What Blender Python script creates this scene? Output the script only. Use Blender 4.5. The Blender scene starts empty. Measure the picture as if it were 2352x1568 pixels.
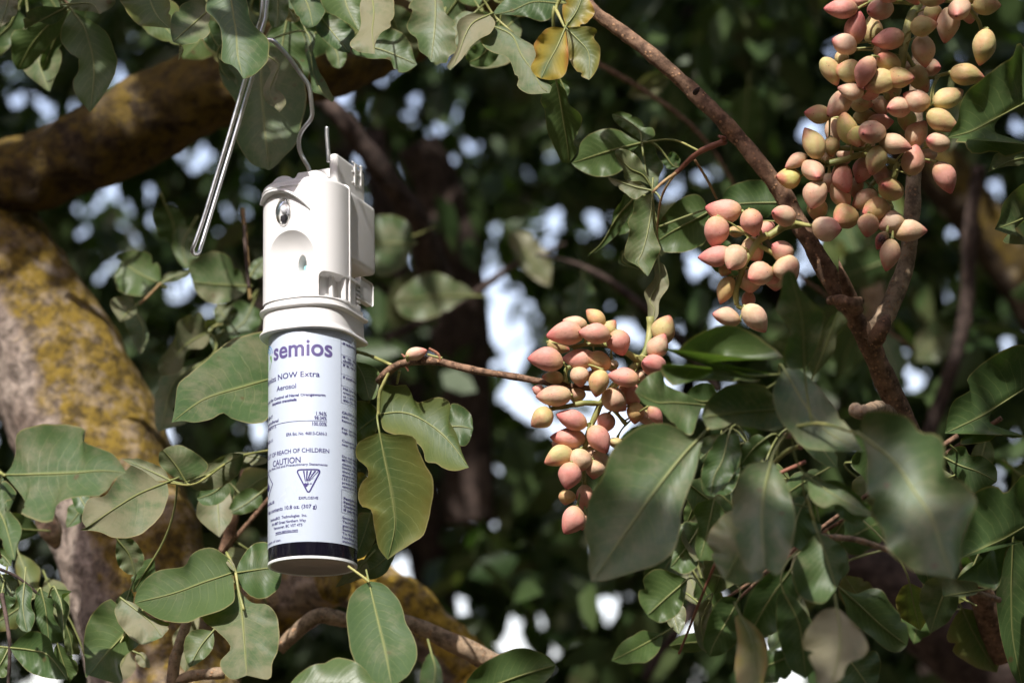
import bpy, bmesh, math, random
import numpy as np
from mathutils import Vector, Matrix, noise, Quaternion

R = math.radians
SC = bpy.context.scene
COL = SC.collection

# ---------------------------------------------------------------- camera
PITCH = R(16.5)
FOC = 2.0                       # metres to the hanging dispenser
FW = 0.745                      # width of the view at that distance
K = FW / 2352.0
CAM = Vector((0, 0, 1.6))
RT = Vector((1, 0, 0)); FD = Vector((0, math.cos(PITCH), math.sin(PITCH))); UP = Vector((0, -math.sin(PITCH), math.cos(PITCH)))
cam = bpy.data.cameras.new('camera'); co = bpy.data.objects.new('camera', cam); COL.objects.link(co)
co.location = CAM; co.rotation_euler = (R(90) + PITCH, 0, 0)
cam.sensor_width = 36; cam.lens = 36 * FOC / FW
cam.clip_start = 0.05; cam.clip_end = 500
cam.dof.use_dof = True; cam.dof.focus_distance = FOC; cam.dof.aperture_fstop = 6.0
SC.camera = co

# ---------------------------------------------------------------- light
SUN_AZ, SUN_EL = R(18), R(42)   # azimuth: left of straight behind the camera
S = Vector((-math.sin(SUN_AZ) * math.cos(SUN_EL), -math.cos(SUN_AZ) * math.cos(SUN_EL), math.sin(SUN_EL)))
world = bpy.data.worlds.new('World'); SC.world = world; world.use_nodes = True
wn = world.node_tree
sky = wn.nodes.new('ShaderNodeTexSky'); sky.sky_type = 'NISHITA'; sky.sun_disc = False
sky.sun_elevation = SUN_EL; sky.sun_rotation = math.atan2(S.x, S.y); sky.dust_density = 1.4; sky.air_density = 1.9; sky.ozone_density = 1.6
bg = wn.nodes['Background']; bg.inputs['Strength'].default_value = 0.15
tint = wn.nodes.new('ShaderNodeMix'); tint.data_type = 'RGBA'; tint.blend_type = 'MULTIPLY'; tint.inputs[0].default_value = 1.0
tint.inputs[7].default_value = (1.14, 0.95, 1.03, 1)       # thin summer haze: a little less cyan
wn.links.new(sky.outputs[0], tint.inputs[6]); wn.links.new(tint.outputs[2], bg.inputs['Color'])
sun = bpy.data.lights.new('sun', 'SUN'); sun.energy = 3.0; sun.angle = R(0.55); sun.color = (1, 0.965, 0.91)
so = bpy.data.objects.new('sun', sun); COL.objects.link(so); so.rotation_euler = S.to_track_quat('Z', 'Y').to_euler()
SC.view_settings.view_transform = 'Standard'; SC.view_settings.look = 'None'
SC.view_settings.exposure = 1.06; SC.view_settings.gamma = 1.0
SC.view_settings.use_curve_mapping = False
SC.cycles.max_bounces = 8; SC.cycles.transparent_max_bounces = 8

# ---------------------------------------------------------------- helpers
def W(x, y, d):
    """the point that stands d metres ahead, seen at (x, y) of a 2352 x 1568 view"""
    s = K * d / FOC
    return CAM + RT * ((x - 1176) * s) + UP * ((784 - y) * s) + FD * d
def proj(p):
    v = p - CAM; d = v.dot(FD); s = K * d / FOC
    return 1176 + v.dot(RT) / s, 784 - v.dot(UP) / s, d
CROP = {}
for i, c in enumerate('abcdefghijkl'):
    CROP[c] = ((i % 4) * 588.0, (0, 516.8, 980.2)[i // 4], 0.375)
CROP['w'] = (0, 0, 1.0); CROP['p'] = (413.4, 0, 1 / 2.626)
CROP['q'] = (792.4, 792.4, 0.3735); CROP['r'] = (1493.0, 1091.0, 0.3043); CROP['s'] = (344.5, 516.8, 0.3661)
CROP['t'] = (1722.6, 803.9, 0.2198)
def pts(c, s):
    """points of a string 'x,y x,y' in a named frame; 'k:' in front of a point changes the frame"""
    out = []
    for t in s.split():
        if ':' in t:
            c, t = t.split(':')
        a = t.split(',')
        X, Y, f = CROP[c]
        out.append((X + float(a[0]) * f, Y + float(a[1]) * f) + tuple(float(q) for q in a[2:]))
    return out
def spline(P, n):
    """n points evenly spaced along a Catmull-Rom curve through P (any dimension)"""
    P = np.array(P, float)
    if len(P) == 2:
        t = np.linspace(0, 1, n)[:, None]
        return P[0] * (1 - t) + P[1] * t
    Q = np.vstack([2 * P[0] - P[1], P, 2 * P[-1] - P[-2]])
    seg = []
    for i in range(1, len(Q) - 2):
        p0, p1, p2, p3 = Q[i - 1:i + 3]
        t = np.linspace(0, 1, 14, endpoint=False)[:, None]
        seg.append(0.5 * (2 * p1 + (p2 - p0) * t + (2 * p0 - 5 * p1 + 4 * p2 - p3) * t ** 2 + (3 * p1 - p0 - 3 * p2 + p3) * t ** 3))
    seg.append(P[-1:])
    D = np.vstack(seg)
    L = np.concatenate([[0], np.cumsum(np.linalg.norm(np.diff(D[:, :2], axis=0), axis=1))])
    u = np.linspace(0, L[-1], n)
    return np.stack([np.interp(u, L, D[:, k]) for k in range(D.shape[1])], 1)

def obj(name, verts, faces, mat, parent=None, smooth=True, uv=None, color=None):
    me = bpy.data.meshes.new(name)
    off = parent_loc(parent)
    me.from_pydata([tuple(Vector(v) - off) for v in verts], [], faces)
    if uv is not None:
        lay = me.uv_layers.new(name='UVMap')
        idx = np.zeros(len(me.loops), dtype=np.int32); me.loops.foreach_get('vertex_index', idx)
        lay.data.foreach_set('uv', np.array(uv, dtype=np.float32)[idx].ravel())
    if smooth:
        me.polygons.foreach_set('use_smooth', [True] * len(me.polygons))
    me.update()
    o = bpy.data.objects.new(name, me); COL.objects.link(o)
    for m in (mat if isinstance(mat, (list, tuple)) else [mat]):
        me.materials.append(m)
    if parent is not None:
        o.parent = parent
    if color is not None:
        o.color = color
    return o
def parent_loc(p):
    v = Vector((0, 0, 0))
    while p is not None:
        v = v + p.location; p = p.parent
    return v
def thing(name, label, cat, loc, group=None):
    o = bpy.data.objects.new(name, None); COL.objects.link(o); o.location = loc; o.empty_display_size = 0.02
    o['label'] = label; o['category'] = cat
    if group: o['group'] = group
    return o

class MB:
    def __init__(s): s.v = []; s.f = []
    def add(s, v, f):
        n = len(s.v); s.v += [Vector(p) for p in v]; s.f += [tuple(i + n for i in q) for q in f]
    def build(s, name, mat, parent=None, **k): return obj(name, s.v, s.f, mat, parent, **k)
def tube(P, rad, seg=8, cap=True, disp=None):
    """swept tube: P list of Vectors, rad number or list; disp(point, normal) -> extra radius"""
    P = [Vector(p) for p in P]; n = len(P)
    rad = [rad] * n if isinstance(rad, (int, float)) else list(rad)
    T = [(P[min(i + 1, n - 1)] - P[max(i - 1, 0)]).normalized() for i in range(n)]
    a = T[0].orthogonal().normalized(); V = []; F = []
    for i in range(n):
        if i:
            a = (T[i - 1].rotation_difference(T[i])) @ a
        a = (a - T[i] * a.dot(T[i])).normalized(); b = T[i].cross(a)
        for k in range(seg):
            th = 2 * math.pi * k / seg
            nn = a * math.cos(th) + b * math.sin(th); r = rad[i]
            p = P[i] + nn * r
            if disp: p = p + nn * disp(p, nn, i)
            V.append(p)
    for i in range(n - 1):
        for k in range(seg):
            F.append((i * seg + k, i * seg + (k + 1) % seg, (i + 1) * seg + (k + 1) % seg, (i + 1) * seg + k))
    if cap:
        F.append(tuple(range(seg))[::-1]); F.append(tuple((n - 1) * seg + k for k in range(seg)))
    return V, F
def wpath(c, s, n, d=None):
    """3-D points along a traced line; each traced point is x,y[,distance]"""
    P = pts(c, s)
    P = [p if len(p) > 2 else (p[0], p[1], d) for p in P]
    return [W(*q) for q in spline(P, n)]
def lerp(a, b, t): return a + (b - a) * t

# ---------------------------------------------------------------- materials
class NT:
    def __init__(s, name):
        s.m = bpy.data.materials.new(name); s.m.use_nodes = True; s.t = s.m.node_tree
        s.b = s.t.nodes['Principled BSDF']; s.out = s.t.nodes['Material Output']
    def n(s, typ, ins=None, **props):
        q = s.t.nodes.new(typ)
        for k, v in props.items(): setattr(q, k, v)
        for k, v in (ins or {}).items():
            s.set(q.inputs[k], v)
        return q
    def set(s, sock, v):
        if isinstance(v, bpy.types.NodeSocket): s.t.links.new(v, sock)
        elif isinstance(v, (tuple, list)) and len(v) == 3 and sock.type == 'RGBA': sock.default_value = (*v, 1)
        else: sock.default_value = v
    def math(s, op, a, b=0.0, c=0.0, clamp=False):
        q = s.n('ShaderNodeMath', {0: a, 1: b, 2: c}, operation=op); q.use_clamp = clamp; return q.outputs[0]
    def ramp(s, x, lo, hi, a=0.0, b=1.0):
        q = s.n('ShaderNodeMapRange', {'Value': x, 'From Min': lo, 'From Max': hi, 'To Min': a, 'To Max': b}); return q.outputs[0]
    def mix(s, f, a, b, mode='MIX'):
        q = s.n('ShaderNodeMix', data_type='RGBA', blend_type=mode)
        s.set(q.inputs[0], f); s.set(q.inputs[6], a); s.set(q.inputs[7], b); return q.outputs[2]
    def noise(s, vec, scale, detail=3, rough=0.55, dist=0.0):
        return s.n('ShaderNodeTexNoise', {'Vector': vec, 'Scale': scale, 'Detail': detail, 'Roughness': rough, 'Distortion': dist}).outputs[0]
    def base(s, **k):
        for n_, v in k.items(): s.set(s.b.inputs[n_.replace('_', ' ')], v)
    def bump(s, h, strength=0.5, dist=0.001):
        q = s.n('ShaderNodeBump', {'Height': h, 'Strength': strength, 'Distance': dist}); s.set(s.b.inputs['Normal'], q.outputs[0]); return q.outputs[0]
    @property
    def pos(s): return s.n('ShaderNodeTexCoord').outputs['Object']

def mat_leaf():
    """object colour: r = dust, g = yellowing, b = gloss"""
    m = NT('leaf')
    oi = m.n('ShaderNodeObjectInfo'); sp = m.n('ShaderNodeSeparateColor', {0: oi.outputs['Color']})
    dust, yel, glo = sp.outputs[0], sp.outputs[1], sp.outputs[2]
    uv = m.n('ShaderNodeUVMap').outputs[0]; sx = m.n('ShaderNodeSeparateXYZ', {0: uv})
    a = m.math('ABSOLUTE', m.math('MULTIPLY_ADD', sx.outputs[0], 2.0, -1.0)); v = sx.outputs[1]
    p = m.pos; rnd = oi.outputs['Random']
    off = m.n('ShaderNodeVectorMath', {0: p, 1: m.n('ShaderNodeCombineXYZ', {0: m.math('MULTIPLY', rnd, 7.0), 1: m.math('MULTIPLY', rnd, 13.0)}).outputs[0]}, operation='ADD').outputs[0]
    wob = m.noise(off, 60, 2)
    s = m.math('ADD', m.math('MULTIPLY', v, 13.0), m.math('MULTIPLY', wob, 0.9))
    s = m.math('SUBTRACT', s, m.math('MULTIPLY', m.math('POWER', a, 1.25), 2.6))
    fr = m.math('ABSOLUTE', m.math('SUBTRACT', m.math('FRACT', s), 0.5))
    side = m.math('MULTIPLY', m.ramp(fr, 0.41, 0.49), m.ramp(a, 0.5, 1.0, 1.0, 0.15))
    net = m.n('ShaderNodeTexVoronoi', {'Vector': off, 'Scale': 230.0}, feature='DISTANCE_TO_EDGE').outputs[0]
    netm = m.ramp(net, 0.0, 0.12, 1.0, 0.0)
    rib = m.ramp(a, 0.02, 0.07, 1.0, 0.0)
    vein = m.math('MAXIMUM', m.math('MULTIPLY', side, 0.36), m.math('MAXIMUM', rib, m.math('MULTIPLY', netm, 0.07)))
    big = m.noise(off, 22, 4, 0.6); fine = m.noise(off, 140, 4, 0.7)
    g = m.mix(big, (0.030, 0.070, 0.020), (0.070, 0.126, 0.038))
    g = m.mix(m.math('MULTIPLY', rnd, 0.45), g, (0.11, 0.15, 0.042))
    # yellow and rust grow in from the margin
    edge = m.math('ADD', m.math('MULTIPLY', a, 0.55), m.math('MULTIPLY', big, 0.75))
    ym = m.math('MULTIPLY', m.ramp(edge, 0.35, 0.80), m.math('MULTIPLY', yel, 1.25), clamp=True)
    g = m.mix(ym, g, (0.36, 0.27, 0.045))
    om = m.math('MULTIPLY', m.ramp(edge, 0.80, 1.02), m.math('MULTIPLY', yel, 0.95), clamp=True)
    g = m.mix(om, g, (0.40, 0.14, 0.03))
    g = m.mix(m.math('MULTIPLY', vein, 0.85), g, m.mix(yel, (0.20, 0.235, 0.085), (0.24, 0.22, 0.07)))
    # dust film: patchy, thicker in some areas
    dn = m.math('ADD', m.math('MULTIPLY', m.noise(off, 30, 5, 0.62), 0.7), m.math('MULTIPLY', fine, 0.3))
    th = m.math('SUBTRACT', 0.645, m.math('MULTIPLY', dust, 0.32))
    dm = m.math('MULTIPLY', m.ramp(m.math('SUBTRACT', dn, th), -0.05, 0.13), m.math('MULTIPLY_ADD', dust, 0.55, 0.28), clamp=True)
    g = m.mix(m.math('MULTIPLY', dust, 0.26), g, (0.155, 0.185, 0.130))
    g = m.mix(dm, g, (0.24, 0.21, 0.13))
    spots = m.n('ShaderNodeTexVoronoi', {'Vector': off, 'Scale': 46.0}).outputs[0]
    sm = m.math('MULTIPLY', m.ramp(spots, 0.07, 0.13, 1.0, 0.0), m.ramp(big, 0.48, 0.56))
    g = m.mix(m.math('MULTIPLY', sm, 0.6), g, (0.11, 0.055, 0.025))
    rimm = m.ramp(a, 0.955, 0.99)
    g = m.mix(m.math('MULTIPLY', rimm, 0.55), g, (0.30, 0.25, 0.11))
    rough = m.math('ADD', m.math('MULTIPLY', dm, 0.25), m.math('SUBTRACT', 0.56, m.math('MULTIPLY', glo, 0.20)))
    m.base(Base_Color=g, Roughness=rough, Specular_IOR_Level=m.math('MULTIPLY_ADD', glo, 0.25, 0.25))
    quilt = m.math('MULTIPLY', m.math('SINE', m.math('MULTIPLY', s, 6.2832)), -0.18)
    h = m.math('ADD', m.math('ADD', m.math('MULTIPLY', side, 0.5), quilt), m.math('ADD', m.math('MULTIPLY', fine, 0.35), m.math('MULTIPLY', netm, 0.12)))
    bp = m.bump(h, 0.20, 0.0009)
    tr = m.n('ShaderNodeBsdfTranslucent', {'Color': m.mix(1.0, g, (1.5, 1.75, 0.6), 'MULTIPLY')})
    mx = m.n('ShaderNodeMixShader', {0: m.math('SUBTRACT', 0.30, m.math('MULTIPLY', dust, 0.14)), 1: m.b.outputs[0], 2: tr.outputs[0]})
    m.t.links.new(mx.outputs[0], m.out.inputs[0]); return m.m
def mat_far_leaf():
    m = NT('far_foliage'); p = m.pos
    c = m.n('ShaderNodeTexVoronoi', {'Vector': p, 'Scale': 9.0}).outputs['Color']
    sp = m.n('ShaderNodeSeparateColor', {0: c})
    g = m.mix(sp.outputs[0], (0.036, 0.068, 0.022), (0.086, 0.128, 0.044))
    g = m.mix(m.ramp(sp.outputs[1], 0.80, 1.0, 0.0, 0.7), g, (0.13, 0.115, 0.06))
    m.base(Base_Color=g, Roughness=0.45, Specular_IOR_Level=0.4)
    tr = m.n('ShaderNodeBsdfTranslucent', {'Color': m.mix(1.0, g, (1.5, 1.8, 0.6), 'MULTIPLY')})
    mx = m.n('ShaderNodeMixShader', {0: 0.25, 1: m.b.outputs[0], 2: tr.outputs[0]})
    m.t.links.new(mx.outputs[0], m.out.inputs[0]); return m.m
def mat_vein():
    m = NT('leaf_vein'); c = m.noise(m.pos, 60)
    m.base(Base_Color=m.mix(c, (0.15, 0.18, 0.055), (0.27, 0.28, 0.10)), Roughness=0.5); return m.m
def mat_nut():
    m = NT('pistachio_hull'); oi = m.n('ShaderNodeObjectInfo'); p = m.pos
    rn = m.n('ShaderNodeCombineXYZ', {0: m.math('MULTIPLY', oi.outputs['Random'], 31.0), 1: m.math('MULTIPLY', oi.outputs['Random'], 17.0)}).outputs[0]
    q = m.n('ShaderNodeVectorMath', {0: p, 1: rn}, operation='ADD').outputs[0]
    z = m.n('ShaderNodeSeparateXYZ', {0: p}).outputs[2]
    n1 = m.noise(q, 1.7, 4); n2 = m.noise(q, 9.0, 4, 0.7)
    c = oi.outputs['Color']
    c = m.mix(m.ramp(n1, 0.42, 0.70, 0.0, 0.55), c, (0.62, 0.20, 0.16))
    c = m.mix(m.ramp(m.math('ADD', z, m.math('MULTIPLY', n1, -0.35)), -0.30, -0.62, 0.0, 0.45), c, (0.54, 0.44, 0.17))
    tip = m.ramp(m.math('ADD', z, m.math('MULTIPLY_ADD', n1, 0.30, -0.15)), 0.22, 0.50)
    c = m.mix(m.math('MULTIPLY', tip, 0.75), c, (0.56, 0.11, 0.12))
    c = m.mix(m.ramp(n2, 0.50, 0.80, 0.0, 0.30), c, (0.72, 0.52, 0.40))
    vo = m.n('ShaderNodeTexVoronoi', {'Vector': q, 'Scale': 4.2}).outputs[0]
    spot = m.math('MULTIPLY', m.ramp(vo, 0.05, 0.11, 1.0, 0.0), m.ramp(n1, 0.5, 0.56))
    vo2 = m.n('ShaderNodeTexVoronoi', {'Vector': q, 'Scale': 13.0}).outputs[0]
    c = m.mix(m.math('MULTIPLY', m.ramp(vo2, 0.06, 0.13, 1.0, 0.0), 0.35), c, (0.26, 0.12, 0.07))
    c = m.mix(m.math('MULTIPLY', spot, 0.85), c, (0.05, 0.022, 0.018))
    n4 = m.noise(q, 3.2, 6, 0.75, 1.5)
    c = m.mix(m.ramp(n4, 0.60, 0.68, 0.0, 0.6), c, (0.24, 0.11, 0.05))
    c = m.mix(m.ramp(z, 0.475, 0.495), c, (0.14, 0.03, 0.03))
    m.base(Base_Color=c, Roughness=m.math('MULTIPLY_ADD', n2, 0.25, 0.42), Specular_IOR_Level=0.3)
    m.b.inputs['Subsurface Weight'].default_value = 0.12; m.b.inputs['Subsurface Radius'].default_value = (0.12, 0.05, 0.03); m.b.inputs['Subsurface Scale'].default_value = 0.02
    m.bump(m.math('ADD', n2, m.math('MULTIPLY', n1, 2.0)), 0.12, 0.06); return m.m
def mat_bark(name, c1, c2, lent=None, sc=1.0, lichen=0.0, rough=0.85, bumpd=0.002):
    m = NT(name); p = m.pos
    n1 = m.noise(p, 14 * sc, 6, 0.65); n2 = m.noise(p, 70 * sc, 5, 0.7); n3 = m.noise(p, 4.5 * sc, 3)
    c = m.mix(m.ramp(n1, 0.32, 0.68), c1, c2)
    c = m.mix(m.ramp(n2, 0.38, 0.60, 0.85, 0.0), c, tuple(x * 0.28 for x in c1))
    h = m.math('ADD', n1, m.math('MULTIPLY', n2, 0.6))
    if lichen:
        sepz = m.n('ShaderNodeSeparateXYZ', {0: m.n('ShaderNodeNewGeometry').outputs['Normal']})
        face = m.math('ADD', m.math('MULTIPLY', sepz.outputs[0], 0.85), m.math('MULTIPLY', sepz.outputs[2], 0.50))
        lm = m.ramp(m.math('ADD', m.math('ADD', m.math('MULTIPLY', n3, 0.9), m.math('MULTIPLY', n2, 0.55)), face), 1.0 - lichen * 0.5, 1.28 - lichen * 0.5)
        ld = {'shaded_mossy_bark': 0.6, 'lichen_bark': 1.9}.get(name, 1.0)  # mossy limb: lichen colour dimmed to stand for the limb's shade
        lc = m.mix(m.noise(p, 110 * sc, 3), (0.14 * ld, 0.090 * ld, 0.012), (0.26 * ld, 0.175 * ld, 0.028 * ld))
        lc = m.mix(m.ramp(n2, 0.40, 0.56, 0.85, 0.0), lc, (0.04, 0.027, 0.012))
        lc = m.mix(m.ramp(m.noise(p, 38 * sc, 5, 0.7), 0.48, 0.66, 0.0, 0.45), lc, m.mix(n2, c1, c2))
        c = m.mix(lm, c, lc)
        vo = m.n('ShaderNodeTexVoronoi', {'Vector': p, 'Scale': 22.0 * sc, 'Randomness': 1.0}).outputs[0]
        c = m.mix(m.math('MULTIPLY', m.ramp(vo, 0.10, 0.28, 0.75, 0.0), m.ramp(n3, 0.40, 0.6)), c, (0.50, 0.42, 0.34))
        h = m.math('ADD', h, m.math('MULTIPLY', lm, 0.3))
    if lent:
        vo = m.n('ShaderNodeTexVoronoi', {'Vector': p, 'Scale': lent}).outputs[0]
        lm = m.math('MULTIPLY', m.ramp(vo, 0.20, 0.32, 1.0, 0.0), m.ramp(m.noise(p, lent * 0.25, 2), 0.40, 0.52))
        c = m.mix(m.math('MULTIPLY', lm, 0.85), c, (0.42, 0.24, 0.13)); h = m.math('ADD', h, m.math('MULTIPLY', lm, 0.6))
    m.base(Base_Color=c, Roughness=rough, Specular_IOR_Level=0.25); m.bump(h, 0.7, bumpd); return m.m
def mat_stem(name, c1, c2):
    m = NT(name); n1 = m.noise(m.pos, 55, 4)
    m.base(Base_Color=m.mix(m.ramp(n1, 0.38, 0.62), c1, c2), Roughness=0.55); m.bump(m.noise(m.pos, 400, 3), 0.3, 0.0005); return m.m
def mat_plastic(name, c, rough=0.35, sss=0.0):
    m = NT(name); n1 = m.noise(m.pos, 600, 2); n2 = m.noise(m.pos, 25, 4)
    m.base(Base_Color=m.mix(m.ramp(n2, 0.35, 0.8, 0.0, 0.10), c, tuple(x * 0.8 for x in c)), Roughness=m.math('MULTIPLY_ADD', n2, 0.12, rough - 0.05), Specular_IOR_Level=0.45)
    m.bump(n1, 0.05, 0.0002); return m.m
def mat_print(name, c):
    m = NT(name); m.base(Base_Color=c, Roughness=0.4); return m.m
def mat_metal():
    m = NT('zinc_wire'); n = m.noise(m.pos, 90, 4, 0.7); f = m.noise(m.pos, 700, 3)
    m.base(Base_Color=m.mix(n, (0.60, 0.60, 0.63), (0.86, 0.86, 0.88)), Metallic=1.0, Roughness=m.math('MULTIPLY_ADD', n, 0.25, 0.22)); m.bump(f, 0.12, 0.0004); return m.m
def mat_glass(name, c=(1, 1, 1), rough=0.03):
    m = NT(name); m.base(Base_Color=c, Roughness=rough, Transmission_Weight=1.0, IOR=1.45); return m.m
def mat_soil():
    m = NT('soil'); p = m.pos; n = m.noise(p, 3, 6)
    m.base(Base_Color=m.mix(n, (0.10, 0.07, 0.045), (0.20, 0.15, 0.10)), Roughness=0.95); m.bump(m.noise(p, 18, 5), 0.6, 0.05); return m.m
M = dict(leaf=mat_leaf(), far=mat_far_leaf(), vein=mat_vein(), nut=mat_nut(), metal=mat_metal(), soil=mat_soil(),
         twig=mat_bark('twig_bark', (0.21, 0.12, 0.075), (0.34, 0.21, 0.135), lent=330, sc=2.5, bumpd=0.0008),
         branch=mat_bark('branch_bark', (0.19, 0.112, 0.074), (0.33, 0.205, 0.13), lent=260, sc=1.6, bumpd=0.001),
         pale=mat_bark('pale_bark', (0.36, 0.25, 0.16), (0.54, 0.41, 0.28), lent=240, sc=1.6, bumpd=0.001),
         trunk=mat_bark('trunk_bark', (0.27, 0.20, 0.16), (0.54, 0.45, 0.38), lichen=1.28, sc=1.25, bumpd=0.010),
         limb=mat_bark('shaded_mossy_bark', (0.05, 0.032, 0.02), (0.10, 0.07, 0.042), lichen=1.75, sc=1.0, bumpd=0.005),  # shade on the upper limb is put into this darker bark colour
         lichen=mat_bark('lichen_bark', (0.25, 0.185, 0.14), (0.48, 0.39, 0.31), lichen=1.6, sc=1.25, bumpd=0.008),
         dark=mat_bark('dark_bark', (0.06, 0.042, 0.035), (0.13, 0.09, 0.075), sc=0.8, bumpd=0.004),
         red=mat_stem('red_stem', (0.20, 0.075, 0.05), (0.33, 0.14, 0.08)),
         green=mat_stem('green_stem', (0.20, 0.22, 0.065), (0.36, 0.34, 0.12)),
         pinkstem=mat_stem('pink_stem', (0.30, 0.16, 0.08), (0.42, 0.30, 0.13)),
         white=mat_plastic('white_plastic', (0.80, 0.79, 0.775), 0.33), milky=mat_plastic('milky_plastic', (0.72, 0.72, 0.70), 0.25),
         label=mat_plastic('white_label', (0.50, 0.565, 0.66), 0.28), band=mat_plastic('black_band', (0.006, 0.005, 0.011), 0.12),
         canmetal=mat_plastic('can_base', (0.50, 0.44, 0.42), 0.45), rim=mat_plastic('can_rim', (0.78, 0.80, 0.80), 0.3),
         ink=mat_print('purple_ink', (0.035, 0.022, 0.15)), logo=mat_print('logo_ink', (0.115, 0.09, 0.24)), blue=mat_print('blue_ink', (0.05, 0.28, 0.62)), lime=mat_print('green_ink', (0.20, 0.45, 0.12)),
         chip=mat_plastic('black_chip', (0.03, 0.028, 0.04), 0.3), grey=mat_plastic('grey_chip', (0.35, 0.35, 0.38), 0.3),
         cyan=mat_plastic('cyan_nozzle', (0.30, 0.68, 0.72), 0.3), bulb=mat_plastic('bulb', (0.85, 0.85, 0.9), 0.1), glass=mat_glass('clear_lens'))
# ---------------------------------------------------------------- ground and trees
gv = [(-60, -40, 0), (60, -40, 0), (60, 80, 0), (-60, 80, 0)]
g = obj('ground', gv, [(0, 1, 2, 3)], M['soil'], smooth=False); g['kind'] = 'structure'; g['label'] = 'bare brown orchard soil'

def bark_disp(a1, f1, a2, f2):
    return lambda p, n, i: a1 * noise.noise(p * f1) + a2 * noise.noise(p * f2) + a2 * 0.5 * noise.noise(p * f2 * 2.3)
def limb(name, parent, P, rad, mat, n=60, seg=40, disp=None, ends=True):
    """P: list of (x, y, distance); rad in view pixels at that distance"""
    Q = spline([p for p in P], n); rr = np.interp(np.linspace(0, 1, n), np.linspace(0, 1, len(rad)), rad)
    V, F = tube([W(*q) for q in Q], [r * K * q[2] / FOC for r, q in zip(rr, Q)], seg, disp=disp)
    return obj(name, V, F, M[mat], parent)
def knots(lst):
    """bark displacement with knots: lst of (x, y, distance, radius m, height m)"""
    kk = [(W(x, y, d), r, h) for x, y, d, r, h in lst]
    b = bark_disp(0.010, 7, 0.0045, 34)
    def f(p, n, i):
        v = b(p, n, i)
        for c, r, h in kk:
            q = (p - c).length / r
            if q < 1: v += h * (1 - q * q) ** 2
        return v + 0.002 * noise.noise(p * 110)
    return f
tree = thing('pistachio_tree', 'old pistachio tree with lichen-covered trunk and limb behind the dispenser', 'tree', Vector((-0.35, 2.45, 0)))
limb('trunk', tree, [(-190, 300, 2.68), (-105, 480, 2.63), (0, 640, 2.60), (110, 800, 2.57), (175, 935, 2.55), (235, 1080, 2.52), (290, 1260, 2.47), (360, 1500, 2.41), (430, 1900, 2.30), (460, 2700, 2.12), (460, 4200, 1.85)],
     [150, 158, 165, 168, 168, 185, 215, 200, 200, 230, 300], 'trunk', 150, 90,
     knots([(120, 1260, 2.30, 0.05, 0.03), (60, 1190, 2.36, 0.04, 0.025), (345, 1010, 2.44, 0.04, 0.02), (470, 1150, 2.41, 0.07, 0.05), (420, 1230, 2.32, 0.05, 0.03), (250, 1330, 2.27, 0.06, 0.03), (200, 1210, 2.30, 0.03, -0.014), (165, 735, 2.34, 0.02, 0.012)]))
limb('branch_scar', tree, [(92, 1170, 2.355), (105, 1195, 2.335), (118, 1225, 2.325), (128, 1255, 2.335)], [8, 26, 26, 10], 'pale', 14, 20, bark_disp(0.002, 40, 0.001, 140))
limb('limb', tree, [(-160, 480, 2.62), (-40, 425, 2.60), (100, 385, 2.58), (260, 315, 2.56), (400, 240, 2.55), (560, 175, 2.55), (750, 120, 2.58), (950, 55, 2.65), (1250, -80, 2.75)], [95, 92, 90, 92, 98, 100, 92, 85, 70], 'limb', 110, 60, knots([]))
limb('limb', tree, [(760, 1330, 2.5), (850, 1352, 2.5), (940, 1410, 2.5), (1030, 1500, 2.5), (1100, 1590, 2.5), (1200, 1760, 2.4), (1300, 2200, 2.5)], [60, 62, 70, 82, 92, 100, 120], 'lichen', 80, 50, knots([]))
limb('limb', tree, [(360, 1500, 2.42), (500, 1440, 2.43), (640, 1350, 2.42), (770, 1325, 2.38)], [120, 110, 85, 62], 'lichen', 50, 50, knots([]))
limb('branch', tree, [(640, 1490, 2.2), (682, 1449, 2.2), (735, 1412, 2.2), (800, 1424, 2.2), (870, 1420, 2.2), (940, 1430, 2.2), (1020, 1465, 2.2), (1100, 1505, 2.2), (1200, 1570, 2.22), (1330, 1700, 2.3)], [16, 18, 16, 13, 17, 22, 24, 25, 26, 28], 'pale', 60, 18, bark_disp(0.0015, 40, 0.0006, 160))
limb('branch', tree, [(562, 1085, 2.3), (556, 1130, 2.28), (535, 1190, 2.26), (515, 1270, 2.26)], [9, 11, 13, 15], 'twig', 24, 12, bark_disp(0.001, 60, 0.0005, 160))
limb('branch', tree, [(440, 1400, 2.1), (412, 1480, 2.1), (398, 1540, 2.1), (400, 1640, 2.1)], [11, 13, 15, 18], 'pale', 24, 14, bark_disp(0.001, 60, 0.0005, 160))
limb('branch', tree, [(398, 1570, 2.1), (440, 1552, 2.1), (515, 1545, 2.1)], [14, 13, 12], 'pale', 16, 14, bark_disp(0.001, 60, 0.0005, 160))
limb('branch', tree, [(735, 225, 3.0), (800, 290, 3.0), (880, 395, 3.02), (950, 500, 3.05), (1000, 640, 3.1)], [20, 22, 26, 30, 40], 'dark', 40, 20, bark_disp(0.003, 20, 0.001, 80))

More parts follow.
